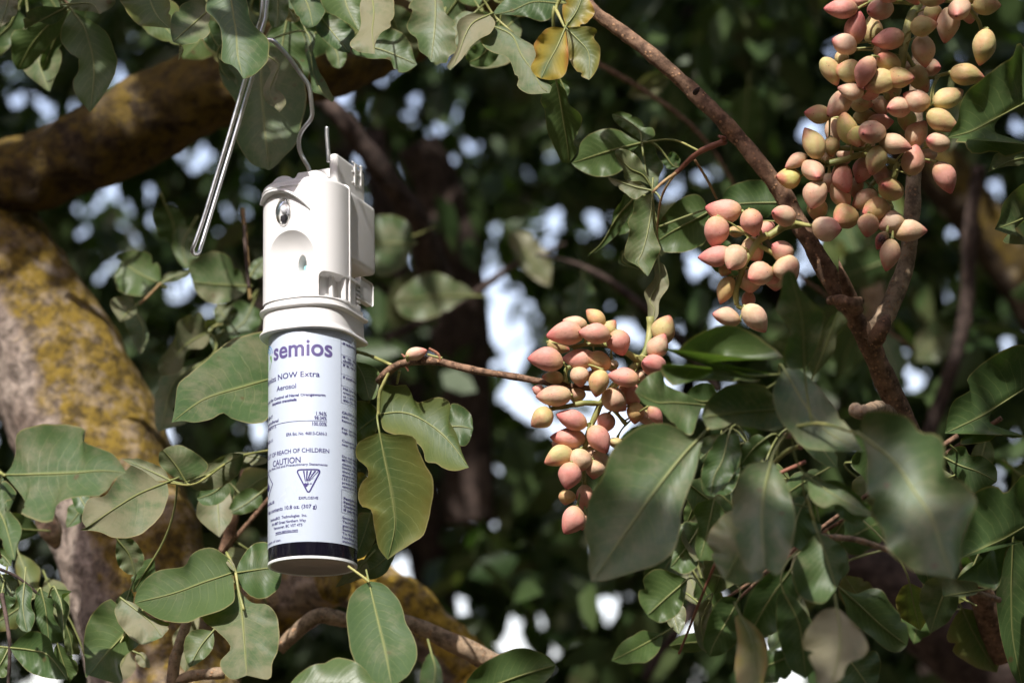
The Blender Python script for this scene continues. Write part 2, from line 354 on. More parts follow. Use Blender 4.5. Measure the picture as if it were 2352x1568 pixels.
fb = thing('fruiting_branch', 'speckled brown branch forking on the right, carrying the pink nut clusters', 'branch', W(1960, 690, 2.03))
bd = bark_disp(0.0012, 55, 0.0005, 170)
limb('bark', fb, [(1300, -60, 2.08), (1362, 24, 2.07), (1438, 79, 2.06), (1513, 140, 2.05), (1588, 207, 2.05), (1650, 268, 2.04), (1703, 325, 2.04), (1764, 400, 2.03), (1800, 450, 2.03), (1836, 515, 2.03), (1880, 590, 2.03), (1918, 660, 2.03), (1950, 710, 2.03), (1985, 765, 2.03), (2020, 845, 2.04), (2055, 920, 2.05), (2098, 1010, 2.06), (2180, 1160, 2.1), (2300, 1500, 2.2)],
     [14, 15, 16, 17, 18, 19, 20, 21, 21.5, 22, 23, 25, 28, 25, 26, 26, 27, 30, 36], 'branch', 200, 22, bd)
limb('side_branch', fb, [(1985, 785, 2.03), (2020, 742, 2.035), (2055, 680, 2.045), (2080, 610, 2.055), (2092, 520, 2.06), (2098, 420, 2.07), (2102, 300, 2.08), (2110, 150, 2.09), (2122, 40, 2.1), (2140, -80, 2.1)], [24, 23, 20, 19, 18.5, 18, 17, 16, 15, 14], 'pale', 120, 20, bd)
limb('spur', fb, [(1965, 715, 2.02), (1948, 668, 2.01), (1934, 625, 2.0), (1925, 588, 2.0)], [20, 15, 10, 1.2], 'branch', 24, 14, bd)
limb('knot', fb, [(2008, 790, 2.02), (2020, 765, 2.01), (2030, 745, 2.01), (2036, 728, 2.02)], [16, 21, 20, 12], 'branch', 16, 16, bark_disp(0.002, 60, 0.0008, 170))
limb('bud', fb, [(1596, 214, 2.025), (1602, 206, 2.02), (1607, 201, 2.02)], [6, 6, 2], 'dark', 8, 10)
limb('knot', fb, [(1905, 690, 2.02), (1928, 690, 2.0), (1955, 695, 2.0), (1975, 690, 2.02)], [8, 16, 16, 8], 'branch', 16, 14, bark_disp(0.0015, 60, 0.0006, 170))

# ------------------------------------------------- the orchard behind, out of focus
GAPS = [(140,130,26),(150,165,26),(155,200,20),(148,225,14),(285,115,26),(15,140,16),(15,185,16),(240,215,13),(125,270,13),(185,245,12),(325,65,14),(385,10,13),(510,275,20),(525,262,18),(420,370,16),(465,375,16),(450,410,13),(556,362,26),(575,395,24),(590,425,18),(545,430,16),(540,465,14),(500,480,10),(300,440,20),(270,452,18),(330,430,10),(210,530,12),(205,500,12),(280,520,22),(290,545,20),(250,560,10),(310,570,10),(220,470,10),(415,490,10),(355,485,10),(320,480,8),(395,665,12),(495,510,8),(495,720,7),(380,1012,10),(460,560,8),
 (805,210,13),(825,218,11),(850,220,12),(870,330,10),(815,335,16),(830,362,12),(945,385,10),(965,218,8),(985,195,10),(1005,190,10),(1000,222,9),(1030,170,8),(1010,150,8),(1025,245,12),(1040,268,14),(1060,285,14),(1065,310,10),(1035,300,12),(985,335,12),(985,355,8),(1015,330,9),(850,435,18),(862,470,14),(858,490,10),(940,585,8),(1295,35,10),(1280,40,6),(1410,15,12),(1435,8,10),
 (1140,530,18),(1138,548,14),(1135,575,8),(1178,555,8),(1140,600,12),(1165,635,11),(1185,610,11),(1210,590,11),(1110,660,9),(1130,640,9),(1170,690,11),(1100,745,14),(1190,750,16),(1160,780,18),(1195,795,20),(1190,835,24),(1150,865,16),(1120,868,12),(1190,895,26),(1230,890,20),(1200,930,18),(1235,950,18),(1250,500,10),(1290,495,14),(1275,500,12),(1300,520,8),(1365,508,11),(1240,530,9),(1210,545,12),(1495,410,7),(1530,440,8),(1610,430,9),(1645,395,9),(1262,345,12),(1268,360,10),(1257,392,8),(1345,960,22),(1370,935,18),(1420,1010,16),(1300,985,12),(1460,775,12),(1400,880,14),(1380,1000,12),(1330,900,14),(1440,960,12),
 (1590,560,11),(1610,575,8),(1640,760,22),(1660,735,14),(1570,810,10),(1590,880,12),(1880,300,18),(1890,320,14),(1905,570,20),(1850,590,12),(1925,545,12),(1780,670,18),(1800,650,12),(1925,600,10),(2115,395,10),(2300,425,24),(2320,395,9),(2270,500,11),(2160,672,10),(2190,530,8),(1950,190,8),(1920,110,8),(2330,5,16),(2105,880,8),(1530,870,12),
 (990,1180,10),(960,1255,14),(945,1270,8),(900,1310,12),(915,1320,8),(1180,1450,14),(1178,1475,12),(1185,1500,8),(1070,1380,5),(1400,1410,10),(1590,1455,12),(1780,1520,12),(1790,1555,20),(1770,1500,8),(1830,1560,14),(2120,1440,9),(2150,1512,7),(110,1560,14),(95,1545,10),(590,1000,6)]
rg_ = random.Random(9)
for gx, gy, gr in list(GAPS):
    if gy < 950: GAPS.append((gx + rg_.gauss(0, 38), gy + rg_.gauss(0, 38), rg_.choice((3, 4, 5, 6))))
GV = np.array([(x_, y_, (r_ if r_ < 14 else 14 + (r_ - 14) * .5) * (.5 if 1080 < x_ < 1260 and 480 < y_ < 960 else 1)) for x_, y_, r_ in GAPS], float)
def cloud(name, parent, n, sampler, size, seed, gaps=True, lift=0.0, droop=0.4):
    """a crown of thousands of leaf blades, one mesh"""
    rg = np.random.default_rng(seed); C = sampler(rg, n); n = len(C)
    ax = rg.normal(size=(n, 3)); ax[:, 2] -= droop * 2; ax /= np.linalg.norm(ax, axis=1)[:, None]
    nr = rg.normal(size=(n, 3)); nr[:, 2] += 0.6; nr -= ax * (nr * ax).sum(1)[:, None]; nr /= np.linalg.norm(nr, axis=1)[:, None]
    sd = np.cross(ax, nr); Ls = rg.uniform(*size, n); Ws = Ls * rg.uniform(0.42, 0.62, n)
    B = C - ax * (Ls / 2)[:, None]; T = C + ax * (Ls / 2)[:, None]
    if gaps:
        cam_ = np.array(CAM); r_, u_, f_ = np.array(RT), np.array(UP), np.array(FD)
        def pr(P):
            v = P - cam_; d = v @ f_; s = K * d / FOC
            return np.stack([1176 + v @ r_ / s, 784 - v @ u_ / s], 1), s
        b, s1 = pr(B); t, s2 = pr(T); hw = Ws * 0.42 / s1
        keep = np.ones(n, bool); e = t - b; ee = (e * e).sum(1) + 1e-9
        for gx, gy, gr in GV:
            w = np.array([gx, gy]) - b; h = np.clip((w * e).sum(1) / ee, 0, 1)
            dd = np.linalg.norm(w - e * h[:, None], axis=1)
            keep &= dd > hw + gr * 0.66
        C, ax, nr, sd, Ls, Ws, B, T = (q[keep] for q in (C, ax, nr, sd, Ls, Ws, B, T)); n = len(C)
    fold = (Ws * rg.uniform(0.0, 0.3, n))[:, None] * nr; bend = (Ls * rg.uniform(-0.12, 0.12, n))[:, None] * nr
    q1 = B + ax * (Ls * .28)[:, None]; q2 = B + ax * (Ls * .68)[:, None] + bend
    h1 = sd * (Ws * .46)[:, None]; h2 = sd * (Ws * .40)[:, None]
    V = np.stack([B, q1 + h1 + fold, q2 + h2 + fold, T + bend, q2 - h2 + fold, q1 - h1 + fold], 1).reshape(-1, 3)
    V -= np.array(parent_loc(parent)); i = np.arange(n)[:, None] * 6
    Fq = np.concatenate([i + np.array([0, 1, 2, 3]), i + np.array([0, 3, 4, 5])])
    me = bpy.data.meshes.new(name); me.vertices.add(len(V)); me.vertices.foreach_set('co', V.ravel())
    me.loops.add(Fq.size); me.loops.foreach_set('vertex_index', Fq.ravel().astype(np.int32))
    me.polygons.add(len(Fq)); me.polygons.foreach_set('loop_start', np.arange(0, Fq.size, 4, dtype=np.int32))
    me.update(calc_edges=True); me.materials.append(M['far'])
    o = bpy.data.objects.new(name, me); COL.objects.link(o); o.parent = parent; o['kind'] = 'stuff'; return o
def box_s(x0, x1, y0, y1, z0, z1, clump=None, nc=60, sig=0.25):
    def f(rg, n):
        if clump is None: return rg.uniform((x0, y0, z0), (x1, y1, z1), (n, 3))
        c = rg.uniform((x0, y0, z0), (x1, y1, z1), (nc, 3))
        return c[rg.integers(0, nc, n)] + rg.normal(size=(n, 3)) * sig
    return f
def back_tree(label, x, y, r, x0, x1, y0, y1, n, seed, mat='dark', lean=0.0):
    t = thing('orchard_tree', label, 'tree', Vector((x, y, 0)), 'orchard trees behind, out of focus')
    rg = random.Random(seed)
    def tb(name, P, rr, seg=16):
        Q = spline(P, 20); V, F = tube([Vector(q) for q in Q], list(np.interp(np.linspace(0, 1, 20), np.linspace(0, 1, len(rr)), rr)), seg, disp=bark_disp(0.012, 6, 0.004, 25))
        obj(name, V, F, M[mat], t)
    tb('trunk', [(x, y, -0.05), (x + lean * .4, y, 0.7), (x + lean, y - .05, 1.5), (x + lean * 1.3, y, 2.2)], [r * 1.4, r, r * .9, r * .75])
    for k in range(4):
        a = k * 1.57 + rg.uniform(-.5, .5); L = rg.uniform(1.0, 1.6)
        tb('limb', [(x + lean, y, 1.5), (x + lean + math.cos(a) * L * .5, y + math.sin(a) * L * .4, 2.2), (x + lean + math.cos(a) * L, y + math.sin(a) * L * .7, 3.2 + rg.random())], [r * .6, r * .42, r * .2], 12)
    cloud('crown', t, n, box_s(x0, x1, y0, y1, 1.35, 4.6), (0.06, 0.10), seed)
    return t
back_tree('dark out-of-focus tree behind the trunk, at left', -1.9, 5.4, 0.13, -3.6, -0.75, 4.9, 6.6, 26000, 3, lean=.3)
back_tree('dark out-of-focus tree behind the centre of the view', -0.1, 5.8, 0.14, -0.85, 0.75, 4.9, 6.6, 22000, 4, lean=.2)
back_tree('dark out-of-focus tree behind the nut clusters, at right', 1.7, 5.3, 0.14, 0.65, 3.6, 4.9, 6.6, 26000, 5, lean=-.2)
for i_, (x_, l_) in enumerate(((-4.0, 'tree of the next row, at the far left'), (-0.6, 'tree of the next row, behind the viewer'), (3.2, 'tree of the next row, at the far right'))):  # out-of-view trees, added only to block low sky behind the camera
    t_ = thing('orchard_tree', 'leafy ' + l_, 'tree', Vector((x_, -4.2, 0)), 'unseen trees added for shade, next row')
    limb_ = tube([Vector((x_, -4.2, -.05)), Vector((x_ + .1, -4.2, .8)), Vector((x_, -4.3, 1.8)), Vector((x_ + .2, -4.2, 3.2))], [.2, .15, .14, .06], 14); obj('trunk', *limb_, M['dark'], t_)
    cloud('crown', t_, 14000, box_s(x_ - 2.2, x_ + 2.2, -5.0, -2.6, .6, 5.2), (0.13, 0.2), 30 + i_, gaps=False)
for i_, (x_, l_) in enumerate(((-4.6, 'left neighbour of the old tree in its own row'), (3.9, 'right neighbour of the old tree in its own row'))):  # out-of-view neighbours, added only to cut the light from the sides
    t_ = thing('orchard_tree', 'leafy ' + l_, 'tree', Vector((x_, 2.2, 0)), 'unseen trees added for shade, same row')
    obj('trunk', *tube([Vector((x_, 2.2, -.05)), Vector((x_ + .1, 2.2, .8)), Vector((x_, 2.1, 1.8)), Vector((x_ + .2, 2.2, 3.2))], [.2, .15, .14, .06], 14), M['dark'], t_)
    cloud('crown', t_, 12000, box_s(x_ - 1.9, x_ + 1.9, -.6, 4.4, .6, 4.8), (0.13, 0.2), 40 + i_, gaps=False)
# unseen leaves added overhead to cast shade, and loose sprays between the near shoots and the trees behind
def over(rg, n):
    P = rg.uniform((-5.0, 1.9, 3.7), (5.0, 8.0, 5.4), (n, 3))
    return P
cloud('crown', tree, 32000, over, (0.10, 0.15), 21, gaps=False)  # unseen canopy put in to darken the trees behind
cloud('crown', tree, 5200, box_s(-2.2, 2.2, 1.66, 4.2, 3.2, 3.75), (0.07, 0.11), 24, gaps=False)  # lower unseen layer put in to keep sun off the limb
def near_shade(rg, n):
    nc = 60; c = rg.uniform((0, 0.72, 0), (1, 1.75, 1), (nc, 3)); c[:, 2] = 2.9 + .6 * c[:, 2]; x0 = -0.25 - (c[:, 2] - 3.2) * 0.34; c[:, 0] = x0 + c[:, 0] * (1.5 - x0)
    return c[rg.integers(0, nc, n)] + rg.normal(size=(n, 3)) * 0.09
cloud('crown', fb, 1500, near_shade, (0.06, 0.10), 22, gaps=False)  # unseen leaves placed to dapple the nut clusters with shade
cloud('crown', fb, 430, box_s(-.40, .55, -.20, .60, 3.08, 3.36, 1, 30, .055), (0.06, 0.10), 25, gaps=False)  # unseen leaves placed to shade the near leaves at lower right
cloud('crown', tree, 1000, box_s(-1.1, .15, 1.60, 1.98, 3.10, 3.32), (0.06, 0.10), 26, gaps=False)  # unseen leaves placed so the mossy limb stays out of the sun
cloud('crown', tree, 110, box_s(-.62, -.30, 1.50, 1.64, 2.74, 2.86), (0.06, 0.10), 27, gaps=False)  # unseen leaves placed to shade the top-left shoot
def mid_s(rg, n):
    c = np.array([tuple(W(*q)) for q in [(1000,280,3.9),(1250,250,4.1),(1650,150,3.7),(1800,120,3.9),(1300,420,4.0),(1000,700,3.7),(1350,640,4.1),(1450,800,3.9),(1100,1100,4.1),(1300,1250,3.9),(1100,1350,4.0),(2150,800,3.7),(2050,760,3.5),(2200,650,3.8),(1750,560,3.9),(600,500,3.7),(420,400,3.9),(80,100,3.7),(300,150,3.9),(550,950,3.7),(60,900,3.7),(1500,300,4.0),(1950,450,3.9),(1560,1450,3.7),(2250,1500,3.7),(950,950,3.9),(1200,100,3.7),(1400,1500,3.9)]])
    k = rg.integers(0, len(c), n)
    return c[k] + rg.normal(size=(n, 3)) * np.array([0.13, 0.2, 0.12])
cloud('foliage', tree, 1100, mid_s, (0.055, 0.09), 23)
for q, r_, m_ in (([(1232,584,3.0),(1326,607,3.0),(1401,644,3.0),(1453,685,3.0),(1487,712,3.0),(1573,794,3.0),(1650,900,3.0)], [5,7,8,9,10,10,11], 'dark'),
                  ([(2250,380,3.2),(2229,517,3.2),(2214,742,3.2),(2139,985,3.2),(2080,1200,3.2)], [15,16,17,18,20], 'dark'),
                  ([(1960,480,3.3),(1985,580,3.3),(2010,700,3.3),(2040,860,3.3)], [30,30,28,26], 'pale'),
                  ([(2080,300,3.5),(2180,420,3.5),(2290,560,3.5),(2420,760,3.5)], [70,60,55,60], 'limb'),
                  ([(1930,1270,2.9),(2080,1370,2.9),(2240,1490,2.9),(2420,1650,2.9),(2600,1900,2.9)], [70,95,110,125,140], 'dark'),
                  ([(960,330,4.0),(1010,450,4.0),(1040,600,4.0),(1060,800,4.0),(1080,1200,4.0)], [50,60,70,60,60], 'dark'),
                  ([(1480,1560,3.2),(1530,1480,3.2),(1600,1390,3.2),(1650,1300,3.2)], [14,13,12,10], 'dark'),
                  ([(880,780,3.3),(1050,700,3.3),(1180,610,3.3),(1300,560,3.3)], [9,8,7,6], 'dark')):
    limb('branch', tree, q, r_, m_, 40, 18, bark_disp(0.003, 25, 0.001, 80))
# ---------------------------------------------------------------- leaves
rng = random.Random(7)
def leaf(parent, c, mid, A, B, d0=2.0, d1=None, tA=None, tB=None, dust=0.35, yel=0.0, glo=0.5, pet=None, wave=0.17, bow=0.0, label=None, stems=None, petw=2.4, lean=None):
    lean = LEAN[0] if lean is None else lean
    """one traced leaf: midrib base -> tip and both margins; tA, tB tilt each half towards the viewer (degrees)"""
    d1 = d0 if d1 is None else d1
    rg = random.Random(hash((round(d0, 3), mid)) if False else sum(ord(q) * (i + 1) for i, q in enumerate(mid)))
    tA = rg.uniform(-18, 30) if tA is None else tA
    tB = rg.uniform(-18, 30) if tB is None else tB
    Mp = [q[:2] for q in pts(c, mid)]; Ap = [q[:2] for q in pts(c, A)]; Bp = [q[:2] for q in pts(c, B)]
    nv, nt = 34, 6
    mc = spline(Mp, nv); ac = spline([Mp[0]] + Ap + [Mp[-1]], nv); bc = spline([Mp[0]] + Bp + [Mp[-1]], nv)
    for e_ in (ac, bc):                                    # insect bites in the margin of some blades
        if rg.random() < 0.38:
            v0, am, sg = rg.uniform(.2, .85), rg.uniform(.10, .30), rg.uniform(.018, .04)
            for i in range(1, nv - 1):
                g_ = am * math.exp(-((i / (nv - 1) - v0) / sg) ** 2); e_[i] = e_[i] * (1 - g_) + mc[i] * g_
    fa, pa, fb, pb = rg.uniform(2, 4.2), rg.uniform(0, 6.28), rg.uniform(2, 4.2), rg.uniform(0, 6.28)
    V = []; UV = []; MID = []
    yc = mc[:, 1].mean(); tl = math.tan(R(lean)) * K      # upper parts lean away, so the blade looks at the sky
    for i in range(nv):
        v = i / (nv - 1); dm = lerp(d0, d1, v) - bow * 4 * v * (1 - v)
        for j in range(-nt, nt + 1):
            t = abs(j) / nt
            e, tilt, f, p = (ac, tA, fa, pa) if j < 0 else (bc, tB, fb, pb)
            q = mc[i] * (1 - t) + e[i] * t
            # small scallops of the margin
            q = q + (e[i] - mc[i]) * (0.010 * math.sin(v * (19 + 9 * abs(math.sin(p))) + p) + 0.006 * math.sin(v * 53 + p * 2)) * t ** 4
            wd = np.linalg.norm(e[i] - mc[i])
            dz = -math.tan(R(tilt)) * wd * (t - 0.35 * t * (1 - t)) * K
            dz += wave * wd * K * t ** 2 * math.sin(v * f * math.pi * 2 + p) * min(1, v * 5) * min(1, (1 - v) * 6)
            dz += 0.10 * wd * K * math.sin(t * math.pi) * (1 if tilt > 0 else -0.6)
            d = dm + dz + tl * (yc - q[1])
            V.append(W(q[0], q[1], d)); UV.append((0.5 + 0.5 * j / nt, v))
        MID.append(W(mc[i][0], mc[i][1], dm + tl * (yc - mc[i][1]) - 0.0004))
    F = []; n2 = 2 * nt + 1
    for i in range(nv - 1):
        for j in range(2 * nt):
            a = i * n2 + j; F.append((a, a + 1, a + n2 + 1, a + n2))
    o = obj('leaf', V, F, M['leaf'], parent, uv=UV, color=(dust, yel, glo, 1))
    if label: o['label'] = label
    # petiole + midrib
    base = MID[0]; pp = []
    if pet: pp = wpath(c, pet, 8, d0)
    elif stems:
        best = min((q for st in stems for q in st), key=lambda q: (q - base).length)
        dist = (best - base).length
        if 0.004 < dist < 0.075:
            back = (MID[0] - MID[3]).normalized()
            ctl = base + back * dist * 0.45
            pp = [best * (1 - u) ** 2 + ctl * 2 * u * (1 - u) + base * u * u for u in [k / 7 for k in range(8)]]
    if not pp:
        back = (MID[0] - MID[3]).normalized()
        pp = [base + back * 0.012 * (1 - u) for u in (0, 0.33, 0.66, 1)]
    path = pp[:-1] + MID[:-1]
    s = K * d0 / FOC; n1 = len(pp) - 1
    rads = [petw * s] * n1 + [lerp(petw, 0.5, (k / (nv - 1)) ** 0.8) * s for k in range(nv - 1)]
    mb = MB(); mb.add(*tube(path, rads, 6)); mb.build('midrib', M['vein'], o)
    return o
def rand_leaf(parent, x, y, ang, L, Wd, d, rg, **k):
    """an untraced leaf of the same kind"""
    a = R(ang); ux, uy = math.cos(a), math.sin(a); px, py = -uy, ux
    cv = rg.uniform(-0.15, 0.15)
    def at(v, u): return x + ux * L * v + px * (u * Wd + cv * L * v * v), y + uy * L * v + py * (u * Wd + cv * L * v * v)
    wa, wb = rg.uniform(0.35, 0.55), rg.uniform(0.3, 0.55)
    prof = ((0.10, 0.45), (0.28, 0.9), (0.48, 1.0), (0.68, 0.86), (0.86, 0.45))
    st = lambda f, w_: ' '.join('%.1f,%.1f' % at(v + rg.uniform(-.03, .03), f * w_ * p * rg.uniform(0.86, 1.14)) for v, p in prof)
    m = ' '.join('%.1f,%.1f' % at(v, 0) for v in (0, 0.35, 0.7, 1.0))
    return leaf(parent, 'w', m, st(-1, wa), st(1, wb), d, d + rg.uniform(-0.05, 0.05), rg.uniform(-40, 45), rg.uniform(-40, 45), **k)

LEAN = [20]
def shoot(label, loc, stems, leaves, group='leafy shoots of the pistachio tree', lean=20):
    LEAN[0] = lean
    t = thing('leafy_shoot', label, 'leafy shoot', loc, group); lines = []
    for s in stems:
        c, line, r0, r1, m = s[:5]; P = wpath(c, line, 26)
        sc = K * (P[0] - CAM).dot(FD) / FOC
        rg = random.Random(len(line))
        V, F = tube(P, [lerp(r0, r1, i / 25) * sc * (1 + 0.10 * math.sin(i * 1.3) * rg.random()) for i in range(26)], 10,
                    disp=lambda p, n, i: 0.12 * r0 * sc * noise.noise(p * 120))
        obj('stem', V, F, M[m], t); lines.append(P)
    for l in leaves:
        a, k = l[:-1], l[-1]
        if not isinstance(k, dict): a, k = l, {}
        leaf(t, *a, stems=lines, **k)
    return t, lines
# ---------------------------------------------------------------- leafy shoots, traced one leaf at a time
def D(**k): return k
shoot('shaded shoot of broad dark leaves hanging in front of the mossy limb', W(190, -20, 2.2),
      [('a', '300,-60,2.2 400,10,2.19 440,55,2.18', 6, 3, 'twig')], [
  ('a', '440,60 520,180 565,340 575,480 552,690', '385,150 372,250 430,330 480,390 475,450 445,500 470,590 520,650', '500,100 610,160 670,230 710,340 718,380 700,470 650,560 600,630', 2.16, 2.13, D(dust=.12, tA=-10, tB=20)),
  ('a', '425,60 300,150 190,280 110,430', '300,80 150,170 75,200 70,330 85,400', '385,170 370,205 300,280 240,350 170,420', 2.2, 2.24, D(dust=.15)),
  ('a', '60,-60 35,60 -10,180', '105,-20 108,60 85,110 30,150', '-10,-20 -40,60 -40,140', 2.12, 2.1, D(dust=.8)),
  ('a', '415,40 310,95 150,180', '340,45 250,40 150,88', '390,110 310,155 235,135', 2.14, 2.16, D(dust=.5)),
  ('a', '420,25 560,25 610,88', '480,-30 620,-40 700,-5 690,40', '450,60 520,70 575,75', 2.14, 2.12, D(dust=.6)),
  ('a', '375,165 325,270 262,440', '330,195 280,260 245,380', '388,250 330,340 300,420', 2.22, 2.25, D(dust=.4)),
  ('w', '100,-30 130,20 165,50', '95,0 105,40 130,60', '150,-30 190,0 195,40', 2.28, 2.28, D(dust=.3)),
  ('w', '40,20 20,60 -20,95', '30,10 -5,40 -25,70', '60,50 50,90 0,110', 2.3, 2.3, D(dust=.2)),
], lean=0)
shoot('sunlit shoot of glossy and dusty leaves draped around the wire hook', W(600, -40, 2.155),
      [('w', '420,-60,2.175 520,-30,2.155 600,-25,2.145 700,-30,2.155', 6, 5, 'twig'), ('p', '355,-20 365,60 395,110 430,135', 2.6, 1.6, 'green') if False else ('w', '600,-25,2.145 600,60,2.165 602,100,2.175', 4, 3, 'green')], [
  ('a', '900,-70 935,40 975,110 1042,176', '740,-20 770,60 830,140 870,160 950,166', '1025,-20 1045,60 1046,120', 2.095, 2.075, D(yel=.12, dust=.05, tA=10, tB=-10)),
  ('a', '1285,55 1180,150 1058,258', '1240,-10 1150,10 1080,60 1045,130 1045,200', '1287,120 1275,150 1285,195 1260,230 1200,262 1120,276', 2.065, 2.045, D(dust=.55, tA=5, tB=25, glo=.8, wave=.05)),
  ('a', '1400,-90 1425,60 1445,200 1455,340 1490,485', '1285,-20 1258,60 1310,110 1350,180 1360,260 1358,370 1420,400 1460,435', '1500,-20 1530,100 1560,160 1640,240 1650,300 1640,370 1590,430 1540,470', 2.045, 2.015, D(dust=.18, tA=-15, tB=30, glo=.7, wave=.05)),
  ('w', '600,105 600,167 602,230 606,282 612,335 618,391', '560,115 520,130 502,150 512,190 528,215 540,235 546,267 541,316 558,350 581,378', '645,112 690,150 703,200 702,240 697,267 682,326 658,355 632,382', 2.195, 2.165, D(dust=.38, tA=12, tB=8, wave=.05, glo=.4)),
  ('w', '619,131 640,150 629,180 620,215 642,259', '612,145 622,165 612,185 604,210 612,235 630,247', '634,133 643,150 637,178 632,200 650,218 657,238', 2.125, 2.105, D(dust=.85)),
  ('b', '190,120 165,250 150,400 165,560', '90,180 40,280 30,400 80,530', '280,190 320,330 330,450 260,570', 2.215, 2.225, D(dust=.1)),
  ('b', '320,220 335,330 352,450 400,555 465,628', '298,290 320,400 335,480 345,560 400,582', '345,300 385,430 420,490 465,580 482,605', 2.175, 2.125, D(dust=.35, tB=30, tA=-20)),
  ('b', '305,190 330,240 345,345', '300,230 318,290 335,330', '355,200 362,260 350,310', 2.155, 2.145, D(dust=.4)),
  ('b', '130,-60 135,70 128,168', '75,-20 70,90 95,165', '190,-20 200,80 165,150', 2.135, 2.135, D(dust=.3)),
  ('b', '260,-80 320,40 350,168', '205,-20 240,80 300,166', '395,-20 425,60 385,140', 2.125, 2.105, D(dust=.35, tA=20)),
  ('w', '662,18 672,36 680,52', '655,34 660,48', '684,28 690,44', 2.175, 2.175, D(yel=.4, dust=.05)),
  ('w', '470,40 490,90 520,130', '460,70 480,110', '510,60 525,100', 2.205, 2.215, D(dust=.15)),
  ('p', '230,350 255,430 300,490 330,580', '238,420 250,490 290,550', '290,400 340,480 350,540', 2.185, 2.195, D(dust=.4, tA=20)),
  ('p', '0,265 15,300 -10,365', '-5,290 -8,330', '22,300 8,340', 2.075, 2.075, D(dust=.6, yel=.3)),
], lean=22)
shoot('shoot of dusty wavy leaves at the top edge, between hook and yellowing leaves', W(960, -40, 2.110),
      [('w', '700,-50,2.110 850,-35,2.110 1000,-30,2.110 1098,-10,2.100 1132,34,2.100 1178,76,2.090', 5, 2.450, 'green'), ('w', '1060,-20,2.130 1180,-10,2.150 1285,-12,2.170', 6, 5, 'red')], [
  ('b', '520,-90 565,60 632,192', '400,-30 420,60 490,100 560,142', '640,-40 655,70 648,150', 2.090, 2.080, D(dust=.15, tA=25, glo=.6)),
  ('b', '705,-60 722,80 712,200 728,331', '640,10 642,150 620,210 572,268 612,310 668,326', '830,-30 846,80 830,160 770,200 733,262', 2.050, 2.020, D(dust=.75, tA=-10, tB=25)),
  ('b', '385,90 470,200 572,326', '365,180 430,260 505,312', '440,80 540,130 605,200 592,262', 2.120, 2.110, D(dust=.3, glo=.7, tA=25)),
  ('b', '600,270 750,300 880,350 986,396', '700,200 800,170 890,200 945,270 968,350', '590,330 700,360 815,365 850,430 905,444 950,425', 2.130, 2.130, D(dust=.3, tA=10, tB=20)),
  ('b', '1095,-60 1100,60 1095,180 1082,290 1072,381', '970,-10 935,50 960,62 925,150 940,200 985,240 1000,310 1045,345', '1140,10 1160,80 1210,130 1240,180 1218,250 1232,310 1180,350 1165,386 1112,384', 2.100, 2.090, D(dust=.5, tA=15, tB=0)),
  ('b', '1430,90 1330,140 1280,220 1240,330 1190,432', '1340,80 1260,110 1230,160 1240,230 1230,300 1172,400', '1465,140 1440,200 1370,240 1310,290 1262,360', 2.080, 2.070, D(dust=.85, tB=25)),
  ('w', '1132,60 1176,82 1198,127 1225,165 1243,199 1262,214', '1108,78 1107,100 1128,120 1165,132 1182,170 1190,200 1215,216', '1160,62 1190,85 1225,105 1232,125 1224,160 1240,185 1266,197', 2.080, 2.050, D(dust=.55, tA=15, tB=10, wave=.05)),
  ('b', '1450,250 1385,340 1300,385', '1380,255 1310,300 1285,350', '1490,320 1440,400 1360,412', 2.150, 2.170, D(dust=.1)),
  ('w', '1282,8 1225,5 1176,25 1130,35', '1268,38 1245,50 1205,38 1160,34', '1250,-25 1190,-20 1150,8', 2.120, 2.110, D(dust=.3)),
  ('w', '1090,30 1060,60 1035,110', '1062,28 1035,60', '1085,60 1065,95', 2.170, 2.170, D(dust=.3)),
  ('w', '760,100 775,125 778,158', '748,120 762,150', '795,120 790,148', 2.250, 2.250, D(dust=.3)),
  ('w', '1150,-20 1170,-5 1200,12', '1150,-5 1175,12', '1180,-25 1205,-5', 2.150, 2.150, D(dust=.2)),
], lean=25)
shoot('trio of yellowing leaves with one dark leaf hanging below, beside the speckled branch', W(1300, -10, 2.04),
      [('c', '310,-40,2.05 270,50,2.05 280,80,2.04 325,175,2.03', 5, 3, 'green'), ('c', '262,40,2.06 252,110,2.06 262,300,2.07 275,490,2.07', 4, 3, 'green')], [
  ('c', '325,175 275,290 220,390 178,482', '255,165 195,190 135,270 146,340 115,410 142,462', '338,250 346,380 312,470 240,491', 2.0, 1.98, D(yel=1.0, dust=.1, tA=20, tB=0, label='yellow orange leaf with browned edge')),
  ('c', '330,172 400,240 470,330 472,491', '342,260 350,360 390,430 420,465', '430,163 500,168 520,195 500,235 540,290 530,400 500,460', 2.02, 2.01, D(yel=.30, dust=.30, tA=5, tB=25)),
  ('c', '330,160 395,70 440,-40', '308,80 318,0 350,-40', '380,182 430,160 470,130 506,80 480,10', 2.03, 2.04, D(yel=.62, dust=.1)),
  ('c', '272,500 292,600 315,740 338,880 350,1000', '165,580 200,680 212,790 240,860 270,930 302,985', '330,560 350,640 410,690 430,740 400,820 375,870 396,930', 2.08, 2.12, D(dust=.12, tA=-15, tB=10)),
  ('c', '300,500 320,545 330,600', '280,540 300,580', '345,530 350,570', 2.1, 2.1, D(dust=.3)),
], lean=10)
